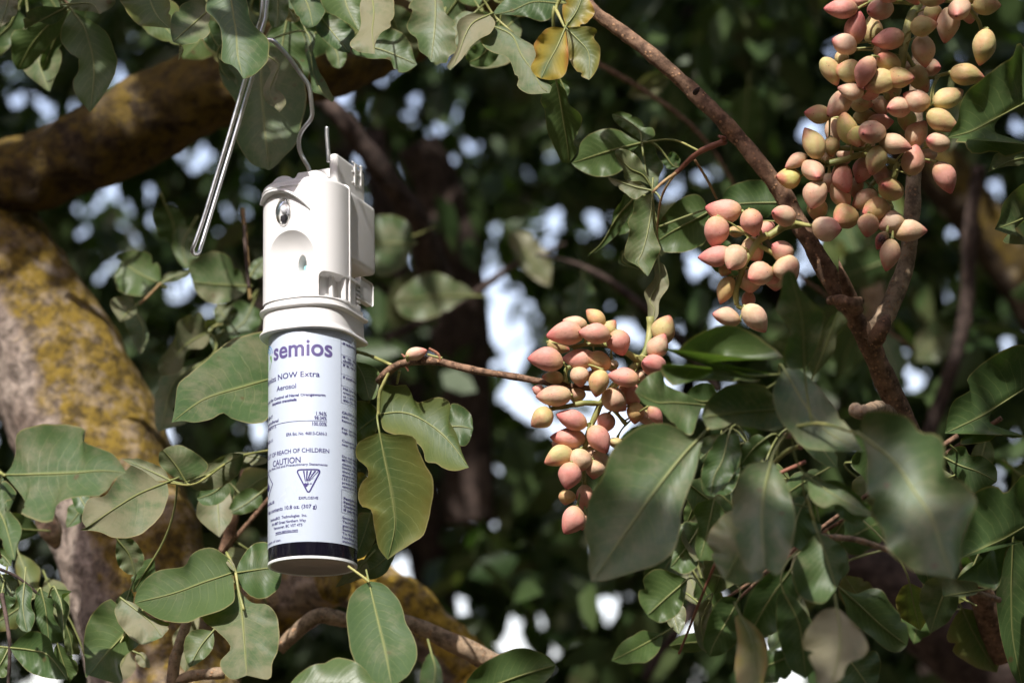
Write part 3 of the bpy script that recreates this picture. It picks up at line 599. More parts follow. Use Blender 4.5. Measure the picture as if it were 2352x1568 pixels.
shoot('shaded shoot of long wavy leaves drooping from a reddish side twig of the branch', W(1664, 326, 2.06),
      [('c', '1310,862,2.04 1150,930,2.05 1030,1035,2.06 1005,1060,2.06', 8, 5, 'red'), ('c', '1145,925,2.05 1020,865,2.08 930,855,2.1 800,875,2.11', 2.6, 2, 'green'),
       ('c', '1005,1060,2.06 920,1120,2.06 860,1180,2.05', 4.5, 3, 'pinkstem'), ('c', '1000,1060,2.06 920,1200,2.08 890,1400,2.1 900,1560,2.11', 3, 2, 'pinkstem'), ('c', '1120,980,2.05 1200,1110,2.06 1255,1220,2.07', 3, 3, 'pinkstem'),
       ('c', '1300,850,2.04 1290,845,2.03 1262,832,2.03', 6, 3, 'red')], [
  ('c', '790,875 640,912 500,955 366,1000', '730,845 660,800 570,790 480,820 420,880 405,950', '720,960 680,1040 580,1082 480,1072 400,1032', 2.13, 2.16, D(dust=.08, tA=-10, tB=10)),
  ('c', '795,870 780,800 700,735 612,702', '765,845 700,800 650,765 620,725', '868,840 875,815 858,782 815,780 790,735 720,700 660,683', 2.11, 2.12, D(dust=.2)),
  ('c', '795,880 812,970 825,1070 872,1160', '740,930 765,1000 800,1090', '865,885 890,950 925,1020 900,1080 890,1140', 2.12, 2.11, D(dust=.3)),
  ('c', '855,1145 800,1070 720,1030 628,935', '790,1112 700,1105 680,1040 650,985', '822,1060 770,960 700,918 648,912', 2.07, 2.06, D(dust=.45, glo=.7, tA=20)),
  ('c', '850,1165 740,1140 585,1085', '800,1195 750,1222 690,1180 620,1130', '770,1110 690,1108', 2.09, 2.1, D(dust=.7)),
  ('c', '745,1215 640,1335 555,1480 462,1568', '690,1185 660,1260 620,1300 605,1390 545,1490', '745,1270 690,1370 630,1450 540,1525', 2.12, 2.14, D(dust=.25)),
  ('w', '1498,442 1495,487 1487,536 1476,577 1466,605 1488,634', '1458,461 1455,484 1442,510 1446,529 1435,574 1438,596 1464,611 1480,628', '1499,472 1501,525 1512,555 1517,573 1505,600 1492,628', 2.05, 2.03, D(dust=.42, tA=25, tB=-10, glo=.7)),
  ('w', '1630,485 1585,510 1543,532 1511,553', '1610,452 1580,448 1540,475 1513,515', '1625,545 1600,570 1560,580 1522,577', 2.12, 2.13, D(dust=.08)),
  ('w', '1795,465 1740,466 1700,468 1655,472', '1765,418 1710,416 1668,436', '1760,500 1705,505 1668,490', 2.14, 2.14, D(dust=.08, tB=-10)),
  ('w', '1513,600 1515,644 1493,688 1503,712 1492,757', '1503,612 1502,640 1480,670 1487,700 1488,735', '1527,612 1536,655 1515,690 1512,722 1500,742', 2.05, 2.03, D(dust=.8, tA=25)),
  ('w', '1440,570 1430,600 1470,620', '1425,580 1422,605 1450,615', '1450,590 1460,610', 2.1, 2.1, D(dust=.3)),
  ('w', '1455,440 1430,500 1420,540', '1440,450 1415,480 1412,520', '1462,480 1445,530', 2.14, 2.15, D(dust=.1)),
  ('w', '1530,360 1545,380 1560,385', '1520,370 1535,388', '1545,348 1562,365', 2.13, 2.13, D(dust=.2)),
  ('w', '1640,545 1660,600 1690,640', '1620,570 1640,620', '1680,560 1700,610', 2.18, 2.2, D(dust=.2)),
], lean=5)
shoot('large dark leaves reaching in at the right edge beside the biggest nut cluster', W(2420, 300, 1.95),
      [('w', '2480,180,1.9 2440,260,1.93 2410,330,1.96', 6, 4, 'twig'), ('w', '2410,330,1.96 2430,500,1.98', 4, 3, 'twig')], [
  ('w', '2400,212 2340,244 2280,276 2230,302 2176,316', '2345,100 2325,130 2290,155 2250,185 2222,210 2206,240 2200,275 2185,300', '2188,328 2215,350 2245,355 2285,347 2305,360 2335,352 2380,335', 1.97, 1.93, D(dust=.15, tA=10, tB=5)),
  ('d', '1620,960 1490,985 1345,1056', '1510,930 1400,940 1370,990', '1560,1010 1450,1022', 2.03, 2.02, D(dust=.6)),
  ('d', '1640,1300 1500,1365 1388,1405', '1590,1120 1450,1230 1420,1330', '1440,1470 1540,1497 1600,1485', 2.03, 2.0, D(dust=.3, glo=.7)),
], lean=0)
shoot('broad dark leaves standing in shade at the right edge below the forked branch', W(2420, 900, 2.0),
      [('w', '2480,760,2.0 2420,860,2.0 2400,1000,2.0 2410,1200,1.98', 7, 5, 'twig')], [
  ('h', '1620,970 1450,1080 1300,1172 1082,1275', '1580,735 1380,800 1270,880 1220,950 1238,1010 1140,1070 1105,1160', '1180,1312 1290,1337 1400,1315 1580,1290', 2.0, 1.97, D(dust=.12, tA=5, tB=15)),
  ('w', '2170,1050 2205,1068 2245,1082 2290,1105', '2188,1028 2215,1025 2228,1045 2260,1048 2288,1075', '2195,1092 2230,1130 2260,1125', 1.98, 1.97, D(dust=.25)),
  ('l', '1640,570 1450,680 1320,740 1175,805', '1580,300 1500,345 1380,360 1260,410 1240,560 1185,720', '1155,930 1230,962 1380,1000 1420,960 1470,730 1580,700', 1.94, 1.9, D(dust=.15, tA=5, tB=20)),
  ('l', '1500,690 1490,1000 1500,1300 1560,1600', '1450,800 1400,1000 1420,1250 1490,1500', '1560,720 1640,1000 1640,1400', 1.97, 1.99, D(dust=.15)),
  ('l', '1290,1000 1200,1015 1070,1035', '1270,950 1150,935 1070,930', '1270,1025 1210,1035', 1.88, 1.86, D(dust=.6)),
], lean=0)
shoot('nearest, blurred shoot of large grey-green leaves at lower right', W(2000, 1030, 1.690),
      [('l', '150,0,1.730 330,-20,1.710 540,40,1.670 640,60,1.650', 4, 3, 'green'), ('t', '1090,620,1.9 1180,650,1.9 1330,600,2.0 1420,640,2.03 1500,665,2.05', 17, 17, 'pale'),
       ('t', '380,890,1.790 440,890,1.770 510,920,1.770 530,1020,1.790', 8, 5, 'red'), ('l', '240,430,1.770 290,600,1.770 380,860,1.790 420,960,1.810', 4, 3, 'green'),
       ('t', '170,1150,1.830 130,1350,1.830 110,1600,1.840', 5, 4, 'green'), ('t', '230,1200,1.810 380,1060,1.800 520,1000,1.790', 6, 5, 'green')], [
  ('l', '560,45 760,200 880,370 1000,550 1070,760 1138,928', '600,130 610,200 600,330 625,520 700,640 740,760 840,850 930,890', '590,-85 700,-95 850,-60 930,30 1030,42 1085,110 1080,280 1180,330 1280,440 1240,560 1190,700 1180,830', 1.630, 1.590, D(dust=0.41, tA=-5, tB=15, petw=4)),
  ('w', '1815,938 1720,945 1668,950 1612,958', '1785,897 1720,880 1660,890 1622,925', '1792,988 1720,981 1678,979 1630,985', 1.770, 1.750, D(dust=0.55, tA=20, tB=15)),
  ('w', '1800,845 1850,930 1900,990 1982,1036', '1775,900 1790,960 1820,1000 1840,1022 1880,1034', '1840,850 1885,895 1912,930 1955,990', 1.750, 1.710, D(dust=0.45, tA=20, tB=-10)),
  ('h', '225,870 215,650 190,480 128,275', '130,880 100,780 130,640 52,525 80,420 90,310', '290,780 345,560 300,500 235,430 200,390 165,300', 1.730, 1.690, D(dust=0.38, tA=5, tB=20)),
  ('h', '275,935 340,780 432,525', '240,800 260,720 335,650 370,590', '400,780 420,680 485,610 470,560', 1.770, 1.750, D(dust=0.45)),
  ('l', '240,300 380,400 540,490 690,562', '330,335 430,370 525,430 600,500', '255,420 330,492 430,470 520,530 610,545', 1.730, 1.700, D(dust=0.53, tB=30)),
  ('w', '1772,1055 1755,1130 1750,1205 1757,1305', '1710,1075 1682,1160 1690,1250 1718,1310', '1802,1100 1826,1180 1820,1250 1790,1318', 1.710, 1.670, D(dust=0.45, tA=5, tB=15, glo=.7, petw=4)),
  ('w', '1722,1190 1700,1260 1666,1332', '1672,1175 1624,1235 1640,1290', '1745,1260 1752,1325 1705,1345', 1.730, 1.700, D(dust=0.63)),
  ('l', '420,1100 440,1250 430,1400 380,1580', '330,1125 250,1220 208,1330 252,1410 290,1500 300,1570', '470,1145 560,1240 612,1330 590,1400 490,1450 450,1540', 1.670, 1.630, D(dust=1.00, tA=10, tB=5)),
  ('w', '1700,1410 1730,1480 1738,1590', '1688,1420 1694,1470 1688,1530 1698,1580', '1726,1430 1752,1460 1763,1510 1752,1570', 1.730, 1.690, D(dust=0.55, yel=.45)),
  ('l', '160,10 250,40 330,130 420,250', '170,60 250,160 340,230', '260,-10 360,60 420,160', 1.850, 1.8, D(dust=0.08)),
], lean=15)
shoot('large leaf with pale midrib in front of the lowest nut cluster', W(1640, 960, 1.76),
      [('k', '1280,-90,1.78 1230,-20,1.77 1200,15,1.76', 5, 4, 'green')], [
  ('k', '1200,15 1050,170 870,400 700,640 486,948', '1110,70 1040,20 940,-20 800,-10 690,60 600,170 550,310 490,400 450,560 443,650 475,760 466,850', '1152,130 1130,250 1090,370 1040,500 1030,620 1000,740 890,840 700,900 580,937', 1.76, 1.72, D(dust=0.38, tA=5, tB=20, wave=.04, glo=.6, petw=4, label='largest grey-green leaf with pale green midrib')),
  ('w', '1780,860 1720,862 1640,842 1580,825 1520,800', '1545,808 1570,800 1582,780 1622,758 1660,746 1705,752 1755,785 1785,825', '1530,835 1525,862 1550,886 1590,874 1640,873 1690,876 1745,872', 1.76, 1.73, D(dust=0.04, tA=10, tB=5)),
  ('g', '1165,1100 1000,1085 880,1085 752,1020', '1080,1040 990,1005 935,965 925,895 850,910 790,960', '1130,1200 1095,1287 1000,1232 900,1125 815,1100', 1.82, 1.8, D(dust=0.23, tA=0)),
  ('g', '1270,1050 1170,1080 1060,1040', '1220,970 1130,975', '1230,1100 1150,1120', 1.84, 1.83, D(dust=0.05)),
], lean=12)
shoot('dark drooping leaves crowded below the nearest shoot at bottom right', W(1750, 1080, 1.82),
      [('w', '1850,1060,1.86 1770,1100,1.85 1700,1180,1.85 1640,1300,1.86 1560,1500,1.9', 5, 3, 'red'), ('l', '320,670,1.8 540,690,1.8 740,755,1.82', 8, 6, 'pale'), ('l', '1100,940,1.9 1270,1010,1.92 1420,1060,1.93', 8, 7, 'pale')], [
  ('k', '1330,40 1290,200 1240,300 1215,420', '1260,60 1180,200 1160,320', '1385,60 1400,200 1330,330 1260,400', 1.82, 1.8, D(dust=.1)),
  ('k', '1290,40 1230,120 1150,200', '1230,45 1160,80 1140,150', '1285,90 1240,180 1190,230', 1.86, 1.85, D(dust=.5)),
  ('k', '1240,440 1200,620 1150,820', '1150,460 1110,520 1140,600 1120,740', '1300,520 1320,660 1250,800', 1.85, 1.84, D(dust=.08)),
  ('k', '1160,590 1080,720 970,860', '1060,580 1020,650 990,760', '1165,680 1150,830 1060,900', 1.87, 1.86, D(dust=.15)),
  ('k', '1075,932 950,1040 828,1152', '1000,900 880,868 790,950 778,1060', '1062,1030 1020,1140 920,1196 850,1172', 1.88, 1.86, D(dust=.12, glo=.7)),
  ('k', '1390,1050 1320,1180 1240,1320 1210,1405', '1290,1040 1220,1130 1190,1220 1170,1330', '1400,1120 1370,1220 1380,1310 1290,1390', 1.85, 1.84, D(dust=.15)),
  ('k', '1220,1050 1160,1200 1190,1385', '1150,1080 1112,1200 1140,1330', '1225,1110 1220,1250 1210,1340', 1.9, 1.9, D(dust=.8)),
  ('w', '1815,1310 1765,1380 1720,1460', '1760,1320 1720,1370 1705,1430', '1835,1360 1810,1430 1760,1460', 1.8, 1.79, D(dust=.08)),
  ('l', '300,640 350,770 400,920 412,1000', '235,720 160,810 150,930 200,1040 330,1080', '400,690 482,760 470,840 440,945', 1.76, 1.74, D(dust=.3)),
  ('l', '425,970 560,1090 700,1220 852,1335', '530,1020 620,990 700,1000 760,1090 830,1170 862,1260', '470,1080 500,1180 640,1290 740,1370 810,1372', 1.84, 1.84, D(dust=.1, glo=.6)),
  ('l', '100,1020 190,1200 210,1330 235,1540', '60,1030 50,1200 75,1330 135,1480', '170,1050 262,1180 275,1290 292,1450', 1.78, 1.77, D(dust=.2)),
  ('l', '470,1390 560,1510 630,1610', '430,1400 400,1500 470,1580', '570,1390 660,1370 690,1450 670,1560', 1.86, 1.85, D(dust=.35)),
  ('l', '240,430 180,550 140,720', '170,430 120,520 100,640', '260,520 330,620 240,760', 1.8, 1.79, D(dust=.15)),
  ('l', '330,330 450,420 600,560', '320,420 430,540 540,600', '430,330 560,420 660,520', 1.74, 1.75, D(dust=.1)),
  ('w', '1690,1030 1660,1080 1640,1140', '1655,1020 1615,1080 1615,1130', '1700,1080 1680,1130', 1.88, 1.86, D(dust=.2)),
  ('w', '1760,1005 1730,1030 1700,1070', '1735,998 1705,1025', '1770,1030 1730,1075', 1.82, 1.82, D(dust=.2)),
  ('w', '1880,1240 1920,1290 1900,1350', '1850,1270 1860,1330', '1935,1250 1950,1310', 1.82, 1.81, D(dust=.1)),
], lean=0)
# behind the can: the twig that carries the lowest cluster, and its leaves
shoot('bright green and reddening leaves on the bare twig just right of the can', W(880, 870, 2.06),
      [('w', '870,876,2.06 899,847,2.05 933,832,2.04 1000,829,2.03 1075,847,2.02 1176,864,2.01 1288,883,2.0 1362,893,2.0', 10, 6.5, 'twig'),
       ('w', '790,800,2.08 845,815,2.08 899,838,2.05', 4, 4, 'green'), ('q', '272,165,2.05 235,240,2.05 212,300,2.05 205,430,2.05', 4, 4, 'green'), ('q', '335,160,2.05 320,235,2.06', 3.4, 3, 'green'),
       ('q', '150,335,2.08 140,370,2.09', 3, 3, 'green'), ('w', '985,800,2.02 1005,812,2.02 1012,828,2.02', 3, 4, 'red'), ('w', '930,820,2.03 922,812,2.03', 4, 1.5, 'red'), ('w', '933,840,2.04 938,852,2.04', 4, 1.5, 'red')], [
  ('q', '60,100 110,190 150,335', '20,140 50,240 105,330', '150,120 212,170 205,260 185,325', 2.08, 2.07, D(dust=.2, tA=0, tB=10)),
  ('q', '205,432 140,480 50,555', '180,380 130,345 50,350 20,420', '205,500 170,560 100,590 40,600', 2.08, 2.07, D(dust=.05, yel=.1, tA=15)),
  ('q', '215,425 330,412 430,435 540,500 650,600 762,752', '208,320 235,240 300,248 375,245 405,290 440,352 545,323 618,330 652,370 640,450 690,560 720,660', '240,520 340,560 440,600 480,650 500,715 560,725 600,755 680,772', 2.05, 2.02, D(dust=.12, yel=.12, tA=10, tB=20, wave=.05)),
  ('q', '640,500 710,500 788,515', '650,365 720,375 775,430', '690,600 730,622 765,590', 2.1, 2.1, D(dust=.2)),
  ('q', '212,535 240,680 270,830 300,1000 305,1130 262,1318', '160,555 80,600 70,690 130,745 142,800 100,850 80,930 100,990 160,1010 180,1110 205,1240', '280,548 370,550 430,575 450,640 490,720 540,830 540,950 510,1080 480,1170 400,1225 320,1275', 2.03, 2.0, D(dust=.05, yel=.20, glo=.3, tA=5, tB=10, wave=.05, lean=-15, label='large leaf turning yellow and red at its edges')),
  ('q', '130,800 90,860 60,900', '100,780 60,800', '140,830 100,880', 2.1, 2.1, D(yel=.9)),
  ('q', '160,1030 120,1160 60,1320', '80,1040 40,1180 60,1290', '185,1110 190,1180 130,1290', 2.07, 2.07, D(dust=.25, yel=.15)),
  ('q', '330,1220 230,1330 120,1400', '240,1180 150,1260 110,1340', '310,1290 250,1400 160,1440', 2.09, 2.08, D(dust=.3)),
  ('q', '130,1320 40,1420 -60,1490', '90,1320 0,1400', '150,1400 60,1450', 2.04, 2.03, D(dust=.8)),
  ('w', '655,860 560,888 480,912 440,935 394,970', '625,768 588,763 545,775 516,790 488,812 470,830 440,855 410,880 404,915 400,945', '620,955 590,972 555,968 530,960 512,948 480,964 445,970 420,966', 2.07, 2.03, D(dust=.36, glo=.95, tA=-2, tB=8, wave=.05, lean=46, label='broad sunlit leaf left of the can')),
], lean=28)
shoot('star-shaped glossy leaf and its neighbours in front of the trunk', W(-20, 1090, 1.86),
      [('w', '-40,1060,1.88 0,1085,1.87 12,1092,1.86', 5, 4, 'green'), ('w', '-30,1100,1.86 -20,1200,1.86 0,1280,1.88', 6, 4, 'twig')], [
  ('i', '25,292 200,290 450,282 620,268 772,280', '70,240 98,150 104,36 230,-10 370,-20 450,-10 520,15 500,64 522,96 600,125 690,165 748,235', '60,330 140,430 158,490 122,522 200,562 270,582 325,575 335,505 370,458 450,430 560,426 632,426 662,390 682,345 715,310', 1.87, 1.82, D(dust=.40, glo=.85, tA=8, tB=15, wave=.05)),
  ('i', '-40,460 30,590 90,815', '20,330 102,400 75,440 30,470 130,610 110,720', '-40,560 0,680 50,790', 1.86, 1.84, D(dust=.3, glo=.6)),
  ('i', '10,300 -10,380 -30,450', '25,330 10,400', '-30,330 -50,400', 1.88, 1.88, D(dust=.3)),
], lean=32)
shoot('dusty grey-green leaves hanging across the knotted trunk', W(400, 1110, 2.06),
      [('w', '640,1030,2.16 540,1052,2.12 450,1110,2.08 385,1108,2.07', 3, 2.4, 'green'), ('s', '590,-20,2.28 590,160,2.26 600,270,2.25', 5, 5, 'dark') if False else ('w', '560,517,2.3 566,600,2.29 572,660,2.28', 4, 4, 'dark')], [
  ('i', '1022,338 850,410 700,500 530,615', '960,330 870,262 760,230 705,330 640,420 545,440 500,560', '1032,420 985,540 900,630 800,677 700,677 600,640 490,630', 2.06, 2.02, D(dust=.72, tA=10, tB=15)),
  ('i', '1040,325 900,260 745,195', '1000,255 900,210 830,190', '960,330 880,290', 2.12, 2.13, D(dust=.65)),
  ('i', '1135,332 1080,240 1000,140', '1040,290 978,230 975,160', '1200,312 1278,240 1200,160 1110,113 1040,118', 2.1, 2.08, D(dust=.5, glo=.6)),
  ('i', '1130,345 1260,290 1400,210 1490,165', '1170,280 1290,215 1370,175 1440,160', '1220,388 1340,372 1440,310 1485,235', 2.12, 2.1, D(dust=.55, tA=35, tB=-25)),
  ('i', '1380,185 1470,170 1640,200', '1420,160 1520,155 1600,175', '1440,210 1540,235 1620,225', 2.14, 2.14, D(dust=.6)),
  ('i', '1390,330 1310,400 1205,440', '1330,330 1240,380', '1410,400 1340,470 1250,480', 2.14, 2.15, D(dust=.2)),
  ('i', '715,685 790,780 830,905', '708,760 722,840 775,895', '800,680 870,760 880,830', 2.08, 2.1, D(dust=.5)),
  ('i', '945,800 880,900 815,1010', '880,820 810,900 805,960', '950,860 950,940 870,1000', 2.1, 2.12, D(dust=.2)),
  ('w', '600,1130 560,1160 520,1180', '570,1120 540,1140', '600,1160 560,1180', 2.2, 2.2, D(dust=.15)),
], lean=30)
shoot('trifoliate glossy leaves with half-shaded blades below the can', W(540, 1320, 2.0),
      [('w', '520,1268,2.02 540,1310,2.0 548,1355,1.99 560,1400,1.98', 3.4, 3, 'green')], [
  ('i', '1435,888 1250,950 1050,1022 822,1076', '1400,800 1290,738 1180,770 1130,850 1000,870 900,920 838,1010', '1430,960 1432,1070 1330,1130 1240,1160 1120,1200 980,1176 880,1122', 2.0, 1.97, D(dust=.25, glo=.9, tA=5, tB=18, wave=.05)),
  ('w', '541,1315 588,1308 650,1300', '552,1285 580,1250 620,1248', '552,1345 580,1370 605,1374 640,1350', 2.02, 2.03, D(dust=.15, glo=.7)),
  ('i', '1450,985 1480,1120 1495,1300 1512,1520', '1350,1075 1258,1110 1238,1172 1330,1250 1390,1310 1412,1360 1352,1430 1358,1490 1420,1545', '1540,1072 1630,1085 1690,1140 1710,1230 1700,1370 1668,1450 1650,1540', 1.99, 1.95, D(dust=.6, tA=10, tB=15)),
  ('i', '1380,800 1410,830 1440,885', '1385,830 1415,870', '1400,800 1435,840', 2.01, 2.0, D(dust=.8)),
], lean=32)
shoot('two upright leaves, one glossy and one dusty, at the bottom below the trunk', W(290, 1400, 1.98),
      [('w', '330,1398,1.98 305,1430,1.98 260,1500,1.97', 3, 3, 'green')], [
  ('i', '870,1125 740,1290 640,1400 545,1520', '740,1045 620,1080 550,1170 514,1280 520,1450 525,1530', '880,1240 850,1332 780,1390 735,1452 742,1570', 1.99, 1.95, D(dust=.3, glo=.8, tA=15, tB=10)),
  ('i', '745,1050 860,1140 930,1200 995,1285', '702,1120 730,1205 800,1290 870,1332 940,1310', '830,1085 920,1165 1042,1205', 1.97, 1.96, D(dust=.8)),
  ('i', '1305,1248 1230,1340 1158,1470', '1200,1238 1135,1290 1128,1390', '1312,1320 1280,1390 1205,1450', 2.04, 2.03, D(dust=.3, glo=.6)),
  ('i', '835,1380 870,1400 920,1475', '830,1420 860,1465', '880,1380 915,1430', 2.1, 2.1, D(dust=.8)),
  ('i', '800,990 770,1060 710,1110', '760,1010 710,1060', '820,1040 800,1090', 2.05, 2.05, D(dust=.2)),
], lean=25)
shoot('cluster of near-black shaded leaves in the bottom left corner', W(30, 1340, 1.94),
      [('i', '0,870,1.95 110,920,1.95 220,1010,1.95 330,1090,1.95', 4, 3, 'dark'), ('i', '10,1020,1.95 40,1180,1.94 60,1350,1.93 50,1600,1.93', 5, 4, 'dark')], [
  ('i', '60,1350 190,1365 300,1400 415,1545', '120,1290 200,1248 300,1290 340,1400 400,1470', '110,1430 200,1510 330,1542', 1.93, 1.9, D(dust=.05, tA=10)),
  ('i', '150,950 140,1100 165,1255', '95,1000 115,1100 95,1180 130,1240', '200,1000 190,1090 215,1160 190,1240', 1.95, 1.93, D(dust=.05)),
  ('i', '250,990 280,1120 300,1320', '215,1040 212,1160 250,1260', '330,1050 330,1160 400,1280 350,1320', 1.95, 1.94, D(dust=.05)),
  ('i', '340,990 380,1100 395,1310', '310,1010 340,1100 360,1200', '445,1005 375,1030 425,1100 405,1200', 1.94, 1.92, D(dust=.3, tB=35)),
  ('i', '50,1360 20,1420 -40,1520', '0,1340 -40,1420', '60,1440 30,1530', 1.95, 1.94, D(dust=.05)),
  ('i', '0,900 40,950 80,1040', '-10,940 30,1020', '60,905 110,960', 1.97, 1.96, D(dust=.3)),
  ('i', '400,1200 430,1290 450,1390', '385,1270 410,1390', '450,1260 490,1380', 1.96, 1.96, D(dust=.3, yel=.1)),
  ('i', '350,1320 380,1420 430,1560', '330,1380 360,1500', '430,1380 480,1480', 1.99, 1.99, D(dust=.1)),
  ('i', '30,930 20,1000 40,1130', '-20,960 0,1080', '80,990 100,1060', 2.0, 2.0, D(dust=.3)),
  ('i', '-40,760 20,790 70,850', '-30,800 20,850', '20,740 70,790', 1.96, 1.95, D(dust=.1)),
], lean=0)
shoot('soft-focus grey leaves in the gap between trunk and can', W(570, 620, 2.420),
      [('w', '558,480,2.440 565,560,2.430 570,626,2.420 575,690,2.420', 4, 4, 'pinkstem'), ('w', '370,650,2.380 330,690,2.380 310,702,2.380', 3, 3, 'pinkstem'), ('w', '480,760,2.420 500,746,2.420 530,745,2.420', 3, 3, 'green')], [
  ('w', '566,657 525,655 490,653 442,648', '545,610 506,578 468,584 435,606', '560,675 525,693 485,697 450,670', 2.400, 2.380, D(dust=.55, tA=20, glo=.6)),
  ('w', '370,652 320,628 278,598', '365,610 338,580 300,576 268,592', '338,678 300,678 270,664 265,630', 2.420, 2.440, D(dust=.1)),
  ('w', '312,702 290,720 276,740', '300,678 258,686 255,705', '315,715 300,730', 2.360, 2.340, D(dust=.6)),
  ('w', '308,705 330,757 325,812', '286,735 300,772 315,806', '320,715 341,762 334,795', 2.380, 2.370, D(dust=.35)),
  ('w', '372,650 400,635 440,622', '372,640 390,625', '400,648 430,635', 2.400, 2.400, D(dust=.5)),
  ('w', '478,762 430,790 400,820 362,850', '460,718 410,738 400,780 365,828', '480,780 465,800 430,805 415,850 375,862', 2.380, 2.320, D(dust=.7, tA=20)),
  ('w', '470,830 400,880 368,990', '400,850 360,880 355,960 362,990', '480,830 420,895 400,950 430,968', 2.360, 2.320, D(dust=.55)),
  ('w', '530,745 510,720 500,700', '500,740 490,715', '548,715 525,700', 2.420, 2.420, D(dust=.4)),
  ('w', '520,750 500,775 490,800', '505,750 482,775', '525,770 505,800', 2.420, 2.420, D(dust=.4)),
  ('w', '575,635 590,610 615,590', '572,615 590,595', '590,640 615,620', 2.420, 2.420, D(dust=.5)),
  ('w', '580,700 560,740 520,770', '545,690 520,720 510,750', '600,720 590,760 545,780', 2.480, 2.480, D(dust=.1)),
  ('w', '440,520 420,560 430,620', '410,520 395,560 410,600', '460,540 455,590', 2.520, 2.520, D(dust=.08)),
  ('w', '380,470 400,520 395,560', '350,490 365,540', '420,490 425,540', 2.520, 2.540, D(dust=.1)),
], lean=25)
shoot('soft-focus leaf with pale cross vein just right of the dispenser housing', W(860, 560, 2.900),
      [('w', '1000,520,2.950 940,545,2.930 860,560,2.910', 2, 3, 'green')], [
  ('w', '950,560 900,558 840,560', '940,515 905,495 850,500', '930,610 890,632 850,630', 2.910, 2.910, D(dust=.4)),
  ('w', '1095,680 1000,680 905,690', '1060,650 990,625 930,655', '1060,690 1020,720 960,735 920,720', 3.050, 3.030, D(dust=.5)),
], lean=20)
shoot('two glossy leaves at the bottom edge, the upper one oval with a squarish shadow', W(790, 1330, 1.92),
      [('w', '800,1300,1.95 835,1325,1.94 848,1336,1.93', 3, 3, 'green')], [
  ('w', '847,1334 866,1415 885,1494 900,1576', '820,1351 801,1378 796,1420 802,1475 817,1524 850,1560 880,1577', '880,1340 910,1370 925,1396 933,1430 952,1467 959,1505 940,1546 918,1565', 1.92, 1.87, D(dust=.30, glo=.95, tA=10, tB=10, wave=.04, label='oval glossy leaf with dark squarish shadow')),
  ('w', '650,1600 750,1572 870,1585', '670,1565 695,1540 730,1522 775,1510 815,1518 845,1545', '690,1620 780,1630 850,1610', 1.86, 1.85, D(dust=.2, glo=.8)),
  ('w', '990,1495 1000,1540 990,1600', '972,1520 965,1570', '1012,1530 1016,1580', 1.8, 1.78, D(dust=.3)),
], lean=25)
shoot('dark leaf with bright rim lying along the bottom edge at centre', W(1100, 1600, 1.9),
      [('w', '1000,1640,1.9 1060,1602,1.9', 4, 3, 'green')], [
  ('w', '1058,1604 1180,1556 1277,1526', '1075,1558 1100,1530 1150,1500 1200,1487 1248,1500', '1110,1625 1190,1612 1262,1555', 1.9, 1.88, D(dust=.08, glo=.6)),
], lean=0)

# filler leaves of the same shoots, deeper in the mass
def filler(label, loc, n, x0, x1, y0, y1, d0, d1, seed, dust=.3, lean=10, size=(95, 170), stem=None):
    t = thing('leafy_shoot', label, 'leafy shoot', loc, 'leafy shoots of the pistachio tree'); rg = random.Random(seed); LEAN[0] = lean
    P = wpath('w', stem, 24); sc = K * P[0].dot(FD) / FOC
    obj('stem', *tube(P, [5 * sc * (1 - .4 * i / 23) for i in range(24)], 8), M['twig'], t)
    for k in range(n):
        x, y, d = rg.uniform(x0, x1), rg.uniform(y0, y1), rg.uniform(d0, d1)
        L = rg.uniform(*size)
        rand_leaf(t, x, y, rg.gauss(100, 55), L, L * rg.uniform(.55, .75), d, rg, stems=[P], dust=min(1, max(0.03, rg.gauss(dust, .25))), yel=max(0, rg.gauss(0, .12)), glo=rg.random())
filler('half-hidden leaves deep in the shade of the lower right mass', W(1900, 1200, 2.1), 30, 1480, 2340, 930, 1500, 2.02, 2.35, 51, .25, 5, stem='2300,960,2.1 2050,1120,2.15 1850,1250,2.2 1600,1420,2.2')
filler('half-hidden leaves behind the glossy ones at lower left', W(500, 1250, 2.2), 13, 20, 640, 1060, 1540, 2.12, 2.3, 52, .4, 25, size=(80, 140), stem='640,1120,2.2 520,1260,2.2 420,1400,2.18 200,1520,2.15')
filler('half-hidden leaves behind the top edge of the view', W(700, -30, 2.3), 22, 20, 1250, -60, 70, 2.22, 2.4, 53, .3, 10, stem='0,-70,2.3 500,-60,2.3 900,-60,2.3 1300,-70,2.3')
filler('dim leaves hanging in the shade behind the branch, right of centre', W(1500, 250, 2.7), 20, 1150, 2250, 150, 800, 2.8, 3.5, 54, .2, 0, stem='1300,100,2.7 1600,300,2.7 1800,600,2.75 2100,800,2.8')
filler('half-hidden leaves between the nearest blurred leaves at lower right', W(1800, 1250, 1.95), 22, 1450, 2250, 960, 1480, 1.86, 2.02, 55, .3, 8, size=(85, 150), stem='2200,1000,1.96 2000,1130,1.95 1800,1280,1.95 1650,1420,1.95')
